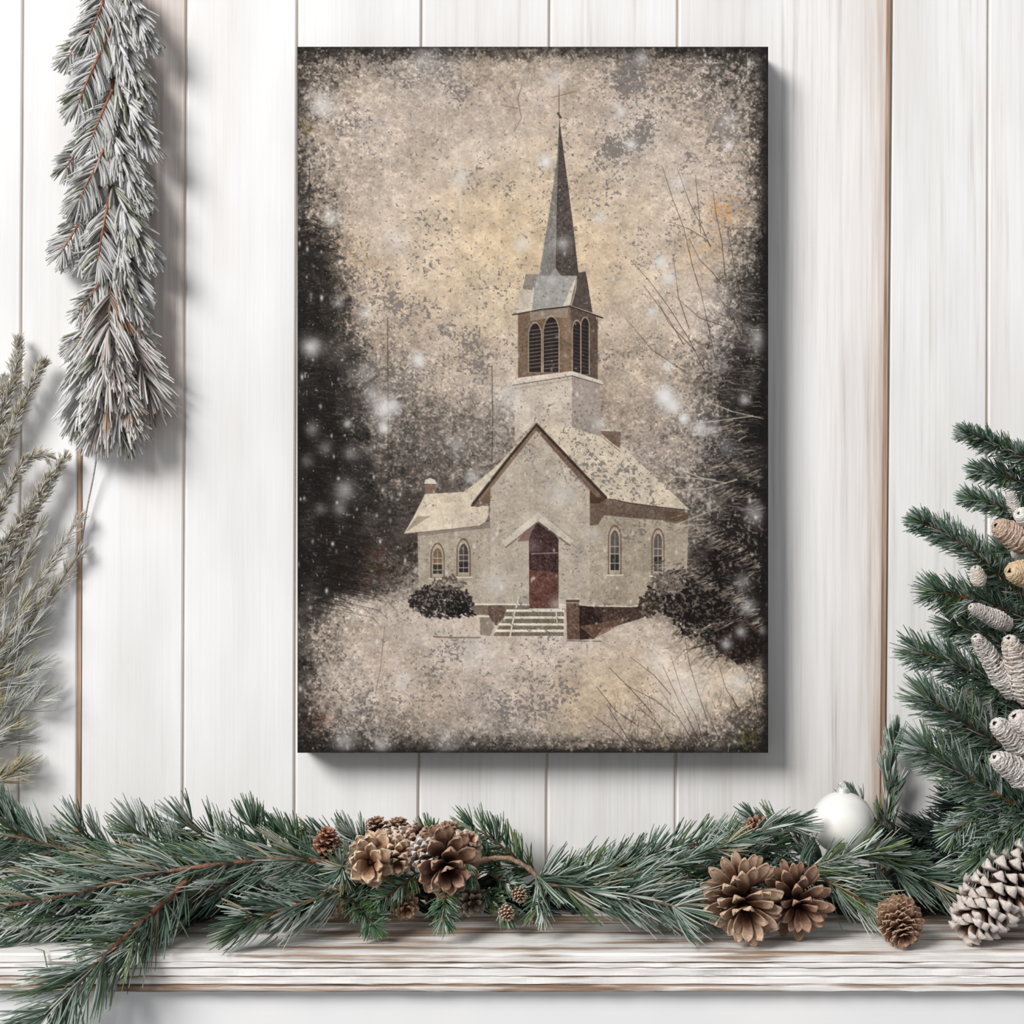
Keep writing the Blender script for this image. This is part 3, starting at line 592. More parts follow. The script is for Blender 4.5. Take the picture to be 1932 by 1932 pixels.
def foliage(rng, path, nl, dens, pal, lean=50, curve=-22, flat=.7, rad=.00098, tipfan=1., droop=0., spread=9., s0=.0, back=0., clamp=-.003, shelf=True, up=0., side=None, taper=.25, bundle=4):
    """needles around path; nl length in metres, dens clusters per metre"""
    path = np.asarray(path); seg = np.linalg.norm(np.diff(path, axis=0), axis=1); S = np.concatenate([[0], np.cumsum(seg)]); tot = S[-1]
    nc = max(6, int(dens*tot)); s = s0+(1-s0)*(np.arange(nc)+rng.rand(nc))/nc
    nt_ = int(dens*nl*.35*tipfan); s = np.concatenate([s, 1-.02*rng.rand(nt_)])
    istip = np.concatenate([np.zeros(nc), np.ones(nt_)])
    Pn = np.stack([np.interp(s*tot, S, path[:, k]) for k in range(3)], 1)
    G = np.gradient(path, axis=0); G /= np.linalg.norm(G, axis=1)[:, None]+1e-9
    T = np.stack([np.interp(s*tot, S, G[:, k]) for k in range(3)], 1); T /= np.linalg.norm(T, axis=1)[:, None]
    view = np.array([0, -1., 0]); N = np.cross(T, view); N /= np.linalg.norm(N, axis=1)[:, None]+1e-6; Bv = np.cross(N, T)
    Bv *= np.sign((Bv@view)+1e-9)[:, None]
    phi = rng.rand(len(s))*2*math.pi
    if side is not None: phi = np.where(rng.rand(len(s)) < .85, (0 if side > 0 else math.pi)+rng.randn(len(s))*.6, phi)
    rep_ = bundle; k = np.repeat(np.arange(len(s)), rep_); n = len(k)
    ph = phi[k]+rng.randn(n)*math.radians(spread); a = math.radians(lean)*(1-.72*istip[k]*rng.rand(n))+rng.randn(n)*math.radians(spread)*.8
    a = np.maximum(a, .05)
    radial = np.cos(ph)[:, None]*N[k]+(flat*np.sin(ph)-back*.3)[:, None]*Bv[k]; radial /= np.linalg.norm(radial, axis=1)[:, None]+1e-6
    D0 = T[k]*np.cos(a)[:, None]+radial*np.sin(a)[:, None]
    a1 = np.maximum(a+math.radians(curve)+rng.randn(n)*.08, .02); D1 = T[k]*np.cos(a1)[:, None]+radial*np.sin(a1)[:, None]
    D1 = D1+np.array([0, 0, -1.])*droop+np.array([0, 0, 1.])*up
    endt = np.clip((s[k]-.75)/.25, 0, 1)
    L = nl*(.72+.36*rng.rand(n))*(1-taper*endt*(1-istip[k]*.4)); R = rad*(.8+.45*rng.rand(n))
    cc = pick_cols(rng, pal, len(s))[k]*(.9+.2*rng.rand(n, 1))
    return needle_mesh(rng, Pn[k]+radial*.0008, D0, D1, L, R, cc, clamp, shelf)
def bark_tube(rng, path, r0, r1, col, sides=7):
    n = len(path); r = np.linspace(r0, r1, n)*(1+.16*rng.randn(n)); V, F = tube(path, np.maximum(r, .0004), sides)
    V = V+rng.randn(*V.shape)*r0*.10
    c = lin(col)*(.75+.5*rng.rand(len(V), 1)); return V, F, c
BROWN, RED, GREYB, FROSTB = (124, 92, 74), (148, 88, 62), (150, 128, 112), (176, 150, 132)
def pathpx(pts, n=None):
    w = [P(*p) for p in pts]; L = sum((w[i+1]-w[i]).length for i in range(len(w)-1))
    return spline(w, n or max(10, int(L/.004)))
YS = [1.]
def sprig_into(root, seed, pts, nl, dens, pal, bark=BROWN, r0=.0022, stem_name='stem', needles_name='needles', mat=None, bud=None, **kw):
    """adds stem (with needles as its child) to root; nl in pixels"""
    pts = [(p[0], p[1], p[2]*YS[0]) for p in pts]
    rng = np.random.RandomState(seed); path = pathpx(pts); y = pts[len(pts)//2][2]
    V, F, C = bark_tube(rng, path, r0, r0*.45, bark)
    st = mesh_obj(stem_name, V, F, M_BARK, root, C)
    V, F, C = foliage(rng, path, PX(nl, y), dens, pal, **kw)
    nd = mesh_obj(needles_name, V, F, mat or (M_FROST if pal in ('frost', 'frostbeige', 'straw', 'palesage', 'sageyellow') else M_NEEDLE), st if stem_name != 'stem' else root, C)
    if bud:
        c = path[-1]; d = path[-1]-path[-4]; d /= np.linalg.norm(d)
        t = np.linspace(0, 1, 9)[:, None]; bp = c+d*t*bud*3.2-d*bud*.6; br = bud*np.array([.3, .75, 1., 1.05, .95, .75, .55, .3, .08]); V, F = tube(bp, br, 8); V = V+rng.randn(*V.shape)*bud*.10
        mesh_obj('bud', V, F, M_BARK, st if stem_name != 'stem' else root, lin((172, 122, 84))*(.7+.5*rng.rand(len(V), 1)))
    return st
SEED = [100]
def branch(label, pts, nl=80, dens=420, pal='teal', group='cut pine branches along the shelf', name='pine_branch', cat='pine branch', sub=(), **kw):
    SEED[0] += 1
    root = tag(empty(name, P(*pts[0])), label, cat, group)
    if pal != 'dark': dens *= .84
    sprig_into(root, SEED[0], pts, nl, dens, pal, **kw)
    for i, (sp, snl) in enumerate(sub):
        k2 = dict(kw); k2.pop('r0', None); k2.pop('bud', None)
        sprig_into(root, SEED[0]*31+i, sp, snl, dens, pal, stem_name='side_twig', **k2)
    return root

# --- dark under-layer close to the wall and shelf, shade between the front branches put into its needle colours
B = branch
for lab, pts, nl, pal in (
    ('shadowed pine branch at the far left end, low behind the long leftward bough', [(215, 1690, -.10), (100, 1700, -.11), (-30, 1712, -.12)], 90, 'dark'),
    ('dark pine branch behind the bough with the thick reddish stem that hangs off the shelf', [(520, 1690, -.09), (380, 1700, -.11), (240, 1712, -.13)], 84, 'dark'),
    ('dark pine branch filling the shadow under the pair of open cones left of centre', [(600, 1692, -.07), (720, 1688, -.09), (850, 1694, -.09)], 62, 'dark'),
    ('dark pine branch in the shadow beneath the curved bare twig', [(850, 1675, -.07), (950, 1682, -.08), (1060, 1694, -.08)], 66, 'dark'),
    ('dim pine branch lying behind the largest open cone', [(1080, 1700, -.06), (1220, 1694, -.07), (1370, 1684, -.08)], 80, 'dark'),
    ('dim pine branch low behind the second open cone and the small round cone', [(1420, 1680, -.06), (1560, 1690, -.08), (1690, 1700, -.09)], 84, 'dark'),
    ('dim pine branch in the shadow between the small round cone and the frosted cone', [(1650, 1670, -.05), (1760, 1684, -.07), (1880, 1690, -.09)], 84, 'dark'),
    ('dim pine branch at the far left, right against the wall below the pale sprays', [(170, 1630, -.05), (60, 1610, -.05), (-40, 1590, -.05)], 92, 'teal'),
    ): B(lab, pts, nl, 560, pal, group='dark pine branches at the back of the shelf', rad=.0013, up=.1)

# --- left half
B('pine branch at the far left with its pinkish stem bare, needles swept up', [(150, 1612, -.10), (80, 1590, -.11), (20, 1578, -.12), (-30, 1570, -.12)], 96, 460, 'teal', curve=-14, side=-1, up=.35, r0=.002, bark=(150, 116, 96))
B('upright pine tuft with a reddish bud, second tuft from the left along the top', [(330, 1672, -.08), (250, 1630, -.09), (180, 1592, -.10), (150, 1568, -.10)], 84, 460, 'teal', bud=.003, up=.25)
B('pine tuft with an orange bud, third tuft from the left along the top', [(420, 1660, -.08), (350, 1625, -.09), (290, 1590, -.10), (255, 1566, -.10)], 84, 480, 'teal', bud=.0028, up=.2)
B('olive tinged pine tuft just left of the middle of the left half, top row', [(500, 1650, -.07), (430, 1605, -.08), (380, 1572, -.08), (350, 1556, -.08)], 86, 480, 'teal', up=.25)
B('tallest upright pine tuft with long green needles, top row left of the thin reddish cone', [(560, 1650, -.06), (515, 1610, -.07), (487, 1578, -.07), (475, 1556, -.07)], 74, 560, 'green', up=.3, lean=40, sub=([[(600, 1648, -.06), (560, 1600, -.06), (540, 1575, -.06)], 70],))
B('soft pale pine tuft behind the thin reddish cone, against the wall', [(730, 1640, -.05), (680, 1610, -.05), (640, 1586, -.05), (600, 1580, -.05)], 66, 480, 'teal', up=.45, lean=48)
B('green pine sprig standing behind the left pair of open cones', [(720, 1640, -.06), (688, 1606, -.06), (668, 1576, -.06)], 62, 480, 'teal', up=.3)
B('long pine bough running left with its bare brown stem in full view', [(622, 1626, -.17), (520, 1621, -.18), (420, 1630, -.185), (330, 1642, -.19), (230, 1662, -.20), (120, 1690, -.21), (0, 1712, -.22), (-40, 1722, -.22)], 104, 430, 'teal', r0=.0030, bark=(156, 118, 98), lean=46, flat=.6, back=.6)
B('pine branch spreading its needles above the long leftward bough', [(430, 1632, -.15), (330, 1625, -.16), (230, 1625, -.16), (140, 1640, -.16), (60, 1655, -.16)], 92, 400, 'teal', lean=40, flat=.5)
B('pine bough with a thick reddish stem drooping over the front edge at lower left', [(352, 1664, -.20), (300, 1710, -.235), (235, 1768, -.27), (170, 1832, -.29), (110, 1892, -.30), (60, 1945, -.305)], 122, 560, 'teal', r0=.0038, bark=(150, 104, 88), lean=46, curve=-8, flat=.6, back=.7, clamp=None)
B('pine branch hanging its needles between the two lower left boughs', [(470, 1650, -.16), (380, 1690, -.19), (300, 1735, -.22), (250, 1790, -.265)], 92, 440, 'teal', lean=40)
B('pine branch with a fan shaped bristly tip ending over the shelf at left of centre', [(668, 1668, -.17), (600, 1694, -.20), (540, 1716, -.225), (468, 1735, -.25)], 98, 500, 'teal', r0=.0028, bark=(150, 106, 78), bud=.0036, lean=44, clamp=None, back=.3)
B('star shaped pine tuft pointing forward, left of the cluster of open cones', [(655, 1660, -.17), (650, 1645, -.185), (645, 1634, -.20)], 54, 900, 'teal', lean=70, curve=-6, flat=1., tipfan=1.2, rad=.0008)
B('pine sprig lying under the star shaped tuft', [(700, 1655, -.12), (640, 1660, -.14), (575, 1660, -.15)], 84, 420, 'teal')
B('low pine branch on the shelf below the long leftward bough, at the far left', [(330, 1688, -.17), (220, 1708, -.19), (100, 1738, -.21), (0, 1762, -.22), (-50, 1775, -.22)], 84, 460, 'teal', lean=42)
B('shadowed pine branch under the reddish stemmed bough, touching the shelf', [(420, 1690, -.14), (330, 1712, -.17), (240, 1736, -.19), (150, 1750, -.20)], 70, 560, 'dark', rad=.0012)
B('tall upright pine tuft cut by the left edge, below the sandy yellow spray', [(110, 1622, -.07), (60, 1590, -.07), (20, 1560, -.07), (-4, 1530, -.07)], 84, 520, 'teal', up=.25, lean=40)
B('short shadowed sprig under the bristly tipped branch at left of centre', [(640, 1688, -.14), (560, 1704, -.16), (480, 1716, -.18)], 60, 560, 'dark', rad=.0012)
# --- centre
B('short dark spruce sprig leaning down left below the pale open cone', [(792, 1642, -.17), (760, 1668, -.19), (716, 1700, -.20)], 40, 900, 'green', lean=52, curve=-8, r0=.0014, bark=RED, rad=.0007)
B('small spruce sprig touching the shelf, left of the two half hidden tan cones', [(655, 1690, -.17), (678, 1712, -.19), (705, 1745, -.215)], 44, 950, 'green', lean=60, curve=-6, r0=.0013, rad=.0007)
B('spruce sprig hanging straight down with herringbone needles, below the dark open cone', [(842, 1655, -.18), (841, 1690, -.205), (836, 1735, -.225)], 42, 1000, 'green', lean=54, curve=-10, r0=.0013, bark=(160, 110, 60), rad=.0007, bud=.0016)
B('green brush like tuft just right of the dark open cone', [(878, 1628, -.19), (884, 1645, -.20), (886, 1658, -.205)], 26, 2600, 'green', lean=30, curve=-20)
B('dense arching green sprig standing up right of the open cones against the wall', [(1010, 1648, -.05), (965, 1612, -.06), (925, 1580, -.06), (890, 1560, -.06)], 60, 620, 'green', up=.3, lean=55)
B('green sprig poking up between the two open cones', [(850, 1620, -.10), (820, 1590, -.10), (806, 1568, -.10)], 40, 900, 'green', up=.3)
B('sprig of green needles behind the frosted clusters right of the second cone', [(945, 1640, -.09), (905, 1615, -.10), (880, 1588, -.10)], 44, 760, 'green', up=.2)
B('pine branch with a bare curved grey twig arching out of the cone cluster', [(880, 1640, -.16), (915, 1622, -.17), (960, 1620, -.18), (1000, 1640, -.19), (1026, 1664, -.195), (1080, 1674, -.20), (1150, 1684, -.205), (1215, 1694, -.21), (1278, 1712, -.22)], 98, 420, 'teal', r0=.0036, bark=(156, 130, 112), s0=.36, lean=48, bud=.002, back=.5, taper=.1)
B('spruce sprig with one tan bud cone, under the curved twig', [(925, 1650, -.14), (955, 1665, -.16), (980, 1682, -.175)], 34, 900, 'teal', r0=.0013, bark=(168, 128, 80))
B('dark spruce sprig with one tan bud cone, nearest the shelf below the curved twig', [(915, 1680, -.15), (935, 1700, -.17), (956, 1722, -.19)], 40, 900, 'green', r0=.0013)
B('short needled sprig under the elbow of the curved twig', [(1030, 1665, -.17), (1028, 1690, -.185), (1018, 1712, -.20)], 60, 520, 'teal', bark=(176, 128, 96))
B('low pine branch behind the curved twig on the wall side', [(1010, 1662, -.07), (1080, 1648, -.075), (1150, 1640, -.08), (1230, 1630, -.08)], 80, 480, 'teal', up=.25)
# --- right of centre
B('pine branch with upswept needles rising right along the wall', [(1050, 1668, -.09), (1170, 1634, -.10), (1250, 1605, -.10), (1330, 1590, -.10), (1400, 1578, -.10)], 66, 560, 'teal', up=.3, lean=52, bark=(116, 72, 52), r0=.0026)
B('frosty twig with thin pale needles lying over the right hand branches', [(1185, 1652, -.16), (1280, 1625, -.165), (1360, 1598, -.17), (1440, 1566, -.17), (1500, 1556, -.17)], 66, 330, 'teal', lean=34, bark=(150, 140, 110), r0=.0016)
B('pine branch fanning out behind the largest open cone, needles pointing right', [(1160, 1660, -.12), (1260, 1660, -.13), (1360, 1650, -.14), (1450, 1640, -.14)], 84, 460, 'teal')
B('pine sprig just above the largest open cone', [(1280, 1640, -.12), (1370, 1622, -.13), (1450, 1600, -.13)], 76, 460, 'green')
B('short pine sprig at the left side of the largest open cone', [(1190, 1682, -.15), (1270, 1700, -.17), (1340, 1712, -.18)], 74, 420, 'teal')
B('pine branch with a dark brown stem pointing up left beside the white bauble', [(1545, 1606, -.10), (1500, 1580, -.10), (1462, 1562, -.10), (1425, 1552, -.10)], 58, 620, 'teal', up=.3, bark=(96, 60, 44), r0=.0026)
B('pine branch above the second open cone, needles sweeping left', [(1560, 1650, -.12), (1500, 1626, -.13), (1440, 1610, -.13), (1390, 1600, -.13)], 78, 460, 'teal')
B('pine branch with long needles fanning down toward the small round cone', [(1510, 1636, -.15), (1560, 1662, -.17), (1600, 1684, -.185), (1640, 1706, -.20)], 98, 560, 'teal', bark=(150, 96, 66), lean=46, r0=.0022)
B('pine sprig crossing the base of the white bauble', [(1500, 1652, -.16), (1560, 1625, -.165), (1620, 1612, -.17), (1662, 1610, -.17)], 74, 540, 'teal', bud=.0018, up=.12)
B('pine branch with a bare reddish stem right of the bauble, needles spread both ways', [(1640, 1610, -.13), (1690, 1638, -.14), (1740, 1656, -.15), (1790, 1672, -.155)], 90, 540, 'teal', bark=(150, 96, 72), r0=.0024)
B('thin dark sprig standing tall against the wall, right of the bauble', [(1668, 1580, -.03), (1676, 1500, -.03), (1682, 1440, -.03), (1686, 1395, -.03)], 56, 430, 'teal', lean=34, up=.1, bark=(110, 76, 58), r0=.0016)
B('green sprig peeking out behind the right shoulder of the bauble', [(1690, 1590, -.05), (1650, 1546, -.05), (1612, 1510, -.05)], 50, 620, 'teal', up=.2)
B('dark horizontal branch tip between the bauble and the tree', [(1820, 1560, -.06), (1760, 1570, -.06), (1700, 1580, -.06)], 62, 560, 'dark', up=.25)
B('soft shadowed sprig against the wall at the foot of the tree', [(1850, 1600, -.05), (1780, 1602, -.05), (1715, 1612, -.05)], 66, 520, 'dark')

# ------------------------------------------------------------------ the fir tree at the right edge
fir = tag(empty('fir_tree', P(2010, 1690, -.14)), 'green fir tree hung with frosted cones, cut off by the right edge', 'fir tree')
tr = pathpx([(2010, 1700, -.14), (2006, 1400, -.13), (2004, 1100, -.12), (2000, 840, -.10)])
rng = np.random.RandomState(8); V, F, C = bark_tube(rng, tr, .011, .004, (92, 66, 50), 12); mesh_obj('trunk', V, F, M_BARK, fir, C)
RB = (146, 92, 58)
FIRS = [([(2000, 900, -.12), (1930, 862, -.15), (1875, 838, -.16), (1826, 818, -.17)], 34, 1250), ([(2000, 960, -.12), (1930, 912, -.13), (1885, 896, -.14), (1848, 888, -.14)], 34, 1250),
        ([(2000, 1030, -.12), (1925, 976, -.14), (1875, 952, -.15), (1832, 940, -.15)], 34, 1250), ([(1995, 1180, -.12), (1900, 1100, -.15), (1848, 1050, -.17), (1790, 1010, -.18), (1738, 984, -.185)], 42, 1100),
        ([(1990, 1190, -.12), (1920, 1160, -.14), (1850, 1134, -.15), (1795, 1122, -.155), (1764, 1116, -.16)], 52, 900), ([(1995, 1200, -.11), (1925, 1120, -.12), (1870, 1085, -.12)], 50, 900), ([(2000, 1120, -.10), (1940, 1060, -.11), (1890, 1040, -.11)], 44, 900),
        ([(1995, 1360, -.12), (1910, 1308, -.15), (1850, 1276, -.16), (1785, 1246, -.17), (1730, 1230, -.175)], 56, 820), ([(1995, 1300, -.12), (1930, 1240, -.12), (1860, 1200, -.13), (1800, 1180, -.13)], 52, 820),
        ([(1995, 1470, -.12), (1900, 1412, -.16), (1850, 1385, -.17), (1800, 1350, -.18), (1752, 1318, -.185)], 66, 760), ([(1995, 1540, -.14), (1920, 1520, -.18), (1850, 1480, -.19), (1790, 1444, -.195), (1745, 1412, -.20)], 66, 760),
        ([(1995, 1560, -.14), (1930, 1540, -.17), (1880, 1550, -.18), (1842, 1580, -.185)], 60, 800), ([(1995, 1500, -.14), (1940, 1540, -.18), (1890, 1580, -.19), (1850, 1622, -.195)], 62, 800), ([(1990, 1560, -.12), (1940, 1600, -.15), (1920, 1650, -.16)], 62, 760),
        ([(1995, 1410, -.09), (1900, 1350, -.10), (1830, 1320, -.10)], 62, 700), ([(1995, 1500, -.08), (1900, 1460, -.09), (1820, 1400, -.09)], 66, 700), ([(1995, 1590, -.08), (1900, 1560, -.09), (1810, 1520, -.09)], 66, 700), ([(1995, 1250, -.08), (1920, 1220, -.09), (1850, 1180, -.09)], 56, 700),
        ([(1990, 1240, -.11), (1930, 1180, -.13), (1880, 1150, -.13)], 50, 900), ([(1990, 1390, -.12), (1940, 1330, -.13), (1880, 1330, -.13)], 52, 900), ([(1990, 1480, -.10), (1930, 1440, -.12), (1850, 1430, -.12)], 58, 800), ([(1990, 1560, -.10), (1900, 1500, -.11), (1840, 1490, -.11)], 58, 800), ([(1990, 1120, -.08), (1940, 1150, -.09), (1870, 1120, -.09)], 46, 800),
        ([(2000, 1090, -.08), (1950, 1000, -.09), (1925, 960, -.09)], 40, 900), ([(1990, 1640, -.08), (1900, 1610, -.09), (1800, 1580, -.09)], 66, 620), ([(1995, 1440, -.15), (1930, 1340, -.16), (1895, 1290, -.16)], 52, 760), ([(1995, 1620, -.14), (1890, 1520, -.17), (1835, 1545, -.18), (1800, 1570, -.185)], 50, 700)]
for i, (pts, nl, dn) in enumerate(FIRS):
    back = pts[-1][2] > -.13  # longer rear branches take the darkened needle tones, shade put into their colour
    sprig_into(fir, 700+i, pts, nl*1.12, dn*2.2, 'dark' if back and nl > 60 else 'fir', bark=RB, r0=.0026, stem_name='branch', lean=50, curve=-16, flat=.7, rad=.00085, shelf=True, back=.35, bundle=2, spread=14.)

# ------------------------------------------------------------------ the hanging frosted garland
YS[0] = .44
gar = tag(empty('hanging_garland', P(205, -40, -.05)), 'frosted pine garland hanging down the wall at upper left', 'garland')
V, F, C = bark_tube(np.random.RandomState(4), pathpx([(222, -60, -.018), (210, 60, -.02), (214, 200, -.023), (208, 340, -.023), (216, 460, -.025), (212, 600, -.028), (204, 740, -.028), (200, 800, -.028)]), .0028, .0018, (120, 86, 70), 8)
mesh_obj('main_stem', V, F, M_BARK, gar, C)
OR = (186, 128, 100)
LEFTS = [([(208, -40, -.06), (188, 20, -.075), (168, 66, -.08)], 60), ([(190, 10, -.05), (158, 70, -.06), (126, 112, -.06)], 44), ([(210, 50, -.06), (184, 110, -.08), (162, 160, -.085), (148, 196, -.085)], 62), ([(212, 170, -.06), (192, 215, -.08), (172, 264, -.08)], 60), ([(176, 240, -.05), (150, 280, -.06), (124, 316, -.06)], 44),
         ([(212, 240, -.06), (188, 300, -.08), (165, 345, -.085), (150, 378, -.085)], 62), ([(206, 370, -.06), (195, 430, -.085), (184, 492, -.09)], 60), ([(190, 350, -.05), (150, 420, -.06), (116, 476, -.06)], 52), ([(206, 440, -.05), (170, 470, -.055), (150, 500, -.055)], 40),
         ([(212, 500, -.07), (180, 545, -.08), (150, 590, -.08)], 40), ([(210, 540, -.06), (178, 600, -.07), (146, 650, -.07)], 54)]
RIGHTS = [([(222, -60, -.06), (250, 10, -.085), (276, 66, -.085)], 56), ([(216, 20, -.05), (245, 110, -.06), (262, 160, -.06)], 60), ([(214, 60, -.06), (240, 120, -.075), (262, 170, -.075)], 64), ([(218, 150, -.06), (250, 215, -.085), (276, 262, -.085)], 60), ([(212, 210, -.05), (240, 300, -.06), (262, 356, -.06)], 62),
          ([(210, 250, -.06), (238, 320, -.075), (262, 368, -.075)], 60), ([(214, 350, -.06), (246, 420, -.085), (276, 470, -.085)], 62), ([(214, 420, -.05), (240, 480, -.065), (262, 540, -.065)], 60), ([(216, 470, -.07), (240, 540, -.08), (262, 596, -.08)], 50)]
for i, (pts, nl) in enumerate(LEFTS): sprig_into(gar, 900+i, pts, nl*.92, 800, 'frost', bark=OR, r0=.0021, stem_name='twig', lean=50, curve=-22, flat=.28, rad=.00125, back=.9, spread=5., shelf=False, clamp=-.003)
for i, (pts, nl) in enumerate(RIGHTS): sprig_into(gar, 940+i, pts, nl, 640, 'frost', bark=FROSTB, r0=.0014, stem_name='twig', lean=32, curve=-16, flat=.8, rad=.0019, back=-.4, spread=6., shelf=False, clamp=-.003)
BOT = [([(212, 500, -.06), (206, 600, -.08), (204, 700, -.085), (202, 780, -.085)], 96, 480), ([(206, 560, -.05), (176, 640, -.055), (160, 720, -.055), (150, 780, -.05)], 80, 520), ([(214, 560, -.05), (248, 640, -.055), (270, 700, -.055), (284, 740, -.05)], 80, 480),
       ([(204, 680, -.06), (196, 750, -.07), (188, 800, -.07)], 78, 640), ([(206, 690, -.06), (222, 750, -.07), (240, 800, -.07)], 78, 640), ([(214, 650, -.08), (232, 720, -.10), (256, 800, -.10)], 44, 1300), ([(205, 620, -.08), (190, 690, -.09), (182, 740, -.09)], 60, 700)]
for i, (pts, nl, dn) in enumerate(BOT): sprig_into(gar, 980+i, pts, nl, dn, 'frostbeige' if i in (0, 5, 2) else 'frost', bark=FROSTB, r0=.0016, stem_name='twig', lean=38, curve=-14, flat=.5, rad=.0016, back=.2, spread=6., shelf=False, clamp=-.003)
V, F = tube(pathpx([(184, 850, -.02), (176, 900, -.012), (164, 960, -.008), (152, 1040, -.006)]), .0011, 6); mesh_obj('stalk', V, F, M_BARK, gar, lin((196, 190, 184))*np.ones((len(V), 1)))

# ------------------------------------------------------------------ pale dried sprays at the left edge
YS[0] = .36
def spray(label, name, items, pal, nl, dens, rad, seed, group=None, **kw):
    pts0 = items[0][0]
    root = tag(empty(name, P(*pts0)), label, 'dried grass' if 'grass' in name else 'pine spray', group)
    for i, it in enumerate(items): sprig_into(root, seed+i, it, nl, dens, pal, bark=(206, 196, 178), r0=.0011, stem_name='stalk', rad=rad, shelf=False, clamp=-.003, **kw)
    return root
A1 = [[(-60, 960, -.05), (-20, 850, -.05), (14, 750, -.05), (30, 690, -.05), (35, 644, -.05)], [(-60, 980, -.06), (0, 860, -.06), (40, 770, -.06), (64, 716, -.06), (80, 684, -.06)], [(-60, 1090, -.07), (0, 960, -.07), (26, 900, -.07), (56, 864, -.07), (82, 856, -.065), (90, 862, -.065)],
      [(-60, 1200, -.06), (20, 1050, -.06), (66, 960, -.06), (96, 905, -.06), (114, 876, -.055), (122, 862, -.055)], [(-50, 1130, -.07), (0, 1040, -.07), (34, 990, -.07), (70, 935, -.07), (92, 900, -.07)], [(-40, 900, -.04), (-20, 820, -.04), (0, 770, -.04), (8, 720, -.04)]]
spray('tan fluffy dried grass plumes curving up at the left edge', 'dried_grass_bunch', A1, 'straw', 24, 1050, .00058, 1200, lean=44, curve=-16, flat=.95, spread=16.)
A2 = [[(-60, 1330, -.05), (20, 1180, -.05), (70, 1100, -.05), (110, 1040, -.045), (146, 982, -.045)], [(-60, 1260, -.06), (0, 1150, -.06), (36, 1080, -.06), (66, 1020, -.06), (78, 990, -.06)], [(-60, 1380, -.04), (30, 1230, -.04), (80, 1150, -.04), (120, 1090, -.035), (150, 1046, -.03)],
      [(-60, 1320, -.07), (0, 1220, -.07), (50, 1160, -.07), (84, 1120, -.07)], [(-60, 1220, -.05), (-10, 1120, -.05), (30, 1040, -.05)]]
spray('thin whitish beige grass stems leaning right below the fluffy plumes', 'dried_grass_bunch', A2, 'straw', 36, 400, .00048, 1230, lean=30, curve=-14, flat=.9, spread=14.)
A3 = [[(-80, 1340, -.06), (-10, 1270, -.06), (30, 1220, -.06), (60, 1185, -.06)], [(-80, 1370, -.05), (-10, 1310, -.05), (24, 1280, -.05), (50, 1262, -.05)], [(-80, 1300, -.07), (-20, 1240, -.07), (16, 1190, -.07), (40, 1150, -.07)]]
spray('grey green bristly pine spray at the left edge, under the whitish grass stems', 'pale_pine_spray', A3, 'palesage', 74, 230, .00055, 1260, lean=34, curve=-10, flat=.9)
A4 = [[(-80, 1470, -.05), (-10, 1370, -.05), (20, 1320, -.05), (50, 1290, -.05)], [(-80, 1440, -.06), (-10, 1390, -.06), (30, 1350, -.06), (76, 1318, -.06)], [(-80, 1460, -.04), (-20, 1410, -.04), (20, 1390, -.04)]]
spray('yellow tipped pale pine spray at the left edge', 'pale_pine_spray', A4, 'palesage', 70, 230, .00055, 1280, lean=34, curve=-10, flat=.9)
A5 = [[(-70, 1500, -.05), (-10, 1476, -.05), (20, 1460, -.05), (36, 1450, -.05)]]
spray('lowest pale spray at the left edge, sandy yellow, just above the green garland', 'pale_pine_spray', A5, 'sageyellow', 62, 420, .00058, 1300, lean=36, curve=-10, flat=.9)

YS[0] = 1.
# ------------------------------------------------------------------ cones
def scale_geo(L, w, th, bend=.35, cup=.25, nu=11, nv=7, tipw=1., pinch=.3):
    """one woody scale: grows along +Z from the origin, its back toward +Y; returns V, F, (u) along it"""
    us = np.sin(np.linspace(0, 1, nu)*math.pi/2); vs = np.linspace(-1, 1, nv); V = []; U = []
    for sgn in (1, -1):
        for u in us:
            ww = w*.5*(pinch+(1-pinch)*math.sin(min(1, u*1.12)*math.pi*.5)**1.4)*(math.sqrt(max(0, 1-((u-.72)/.285)**2)) if u > .72 else 1.)*tipw
            ww = max(ww, w*.05)
            for v in vs:
                x = v*ww; z = u*L; y = bend*L*u*u*.5+cup*w*(1-v*v)*.5*(.4+.6*u)
                t = th*(.5+.5*math.sin(u*math.pi*.8+.3))*(1-.75*v*v)
                tipb = th*1.2*math.exp(-((u-.93)/.07)**2)*(1-v*v)
                V.append((x, y+sgn*.5*t+(tipb if sgn > 0 else 0), z)); U.append(u)
    n = nu*nv; i = np.arange(nu-1)[:, None]*nv; j = np.arange(nv-1)[None]
    F = np.stack([i+j, i+j+1, i+nv+j+1, i+nv+j], -1).reshape(-1, 4); F2 = F[:, ::-1]+n; fs = [F, F2]
    # rim
    rim = list(range(0, nv))+[k*nv+nv-1 for k in range(1, nu)]+[(nu-1)*nv+k for k in range(nv-2, -1, -1)]+[k*nv for k in range(nu-2, 0, -1)]
    r = np.array(rim); r2 = np.roll(r, -1); fs.append(np.stack([r2, r, r+n, r2+n], 1))
    return np.array(V), [np.concatenate(fs)], np.array(U)
def orient(axis, roll=0.):
    z = Vector(axis).normalized(); q = z.to_track_quat('Z', 'Y').to_matrix(); return q @ Matrix.Rotation(roll, 3, 'Z')
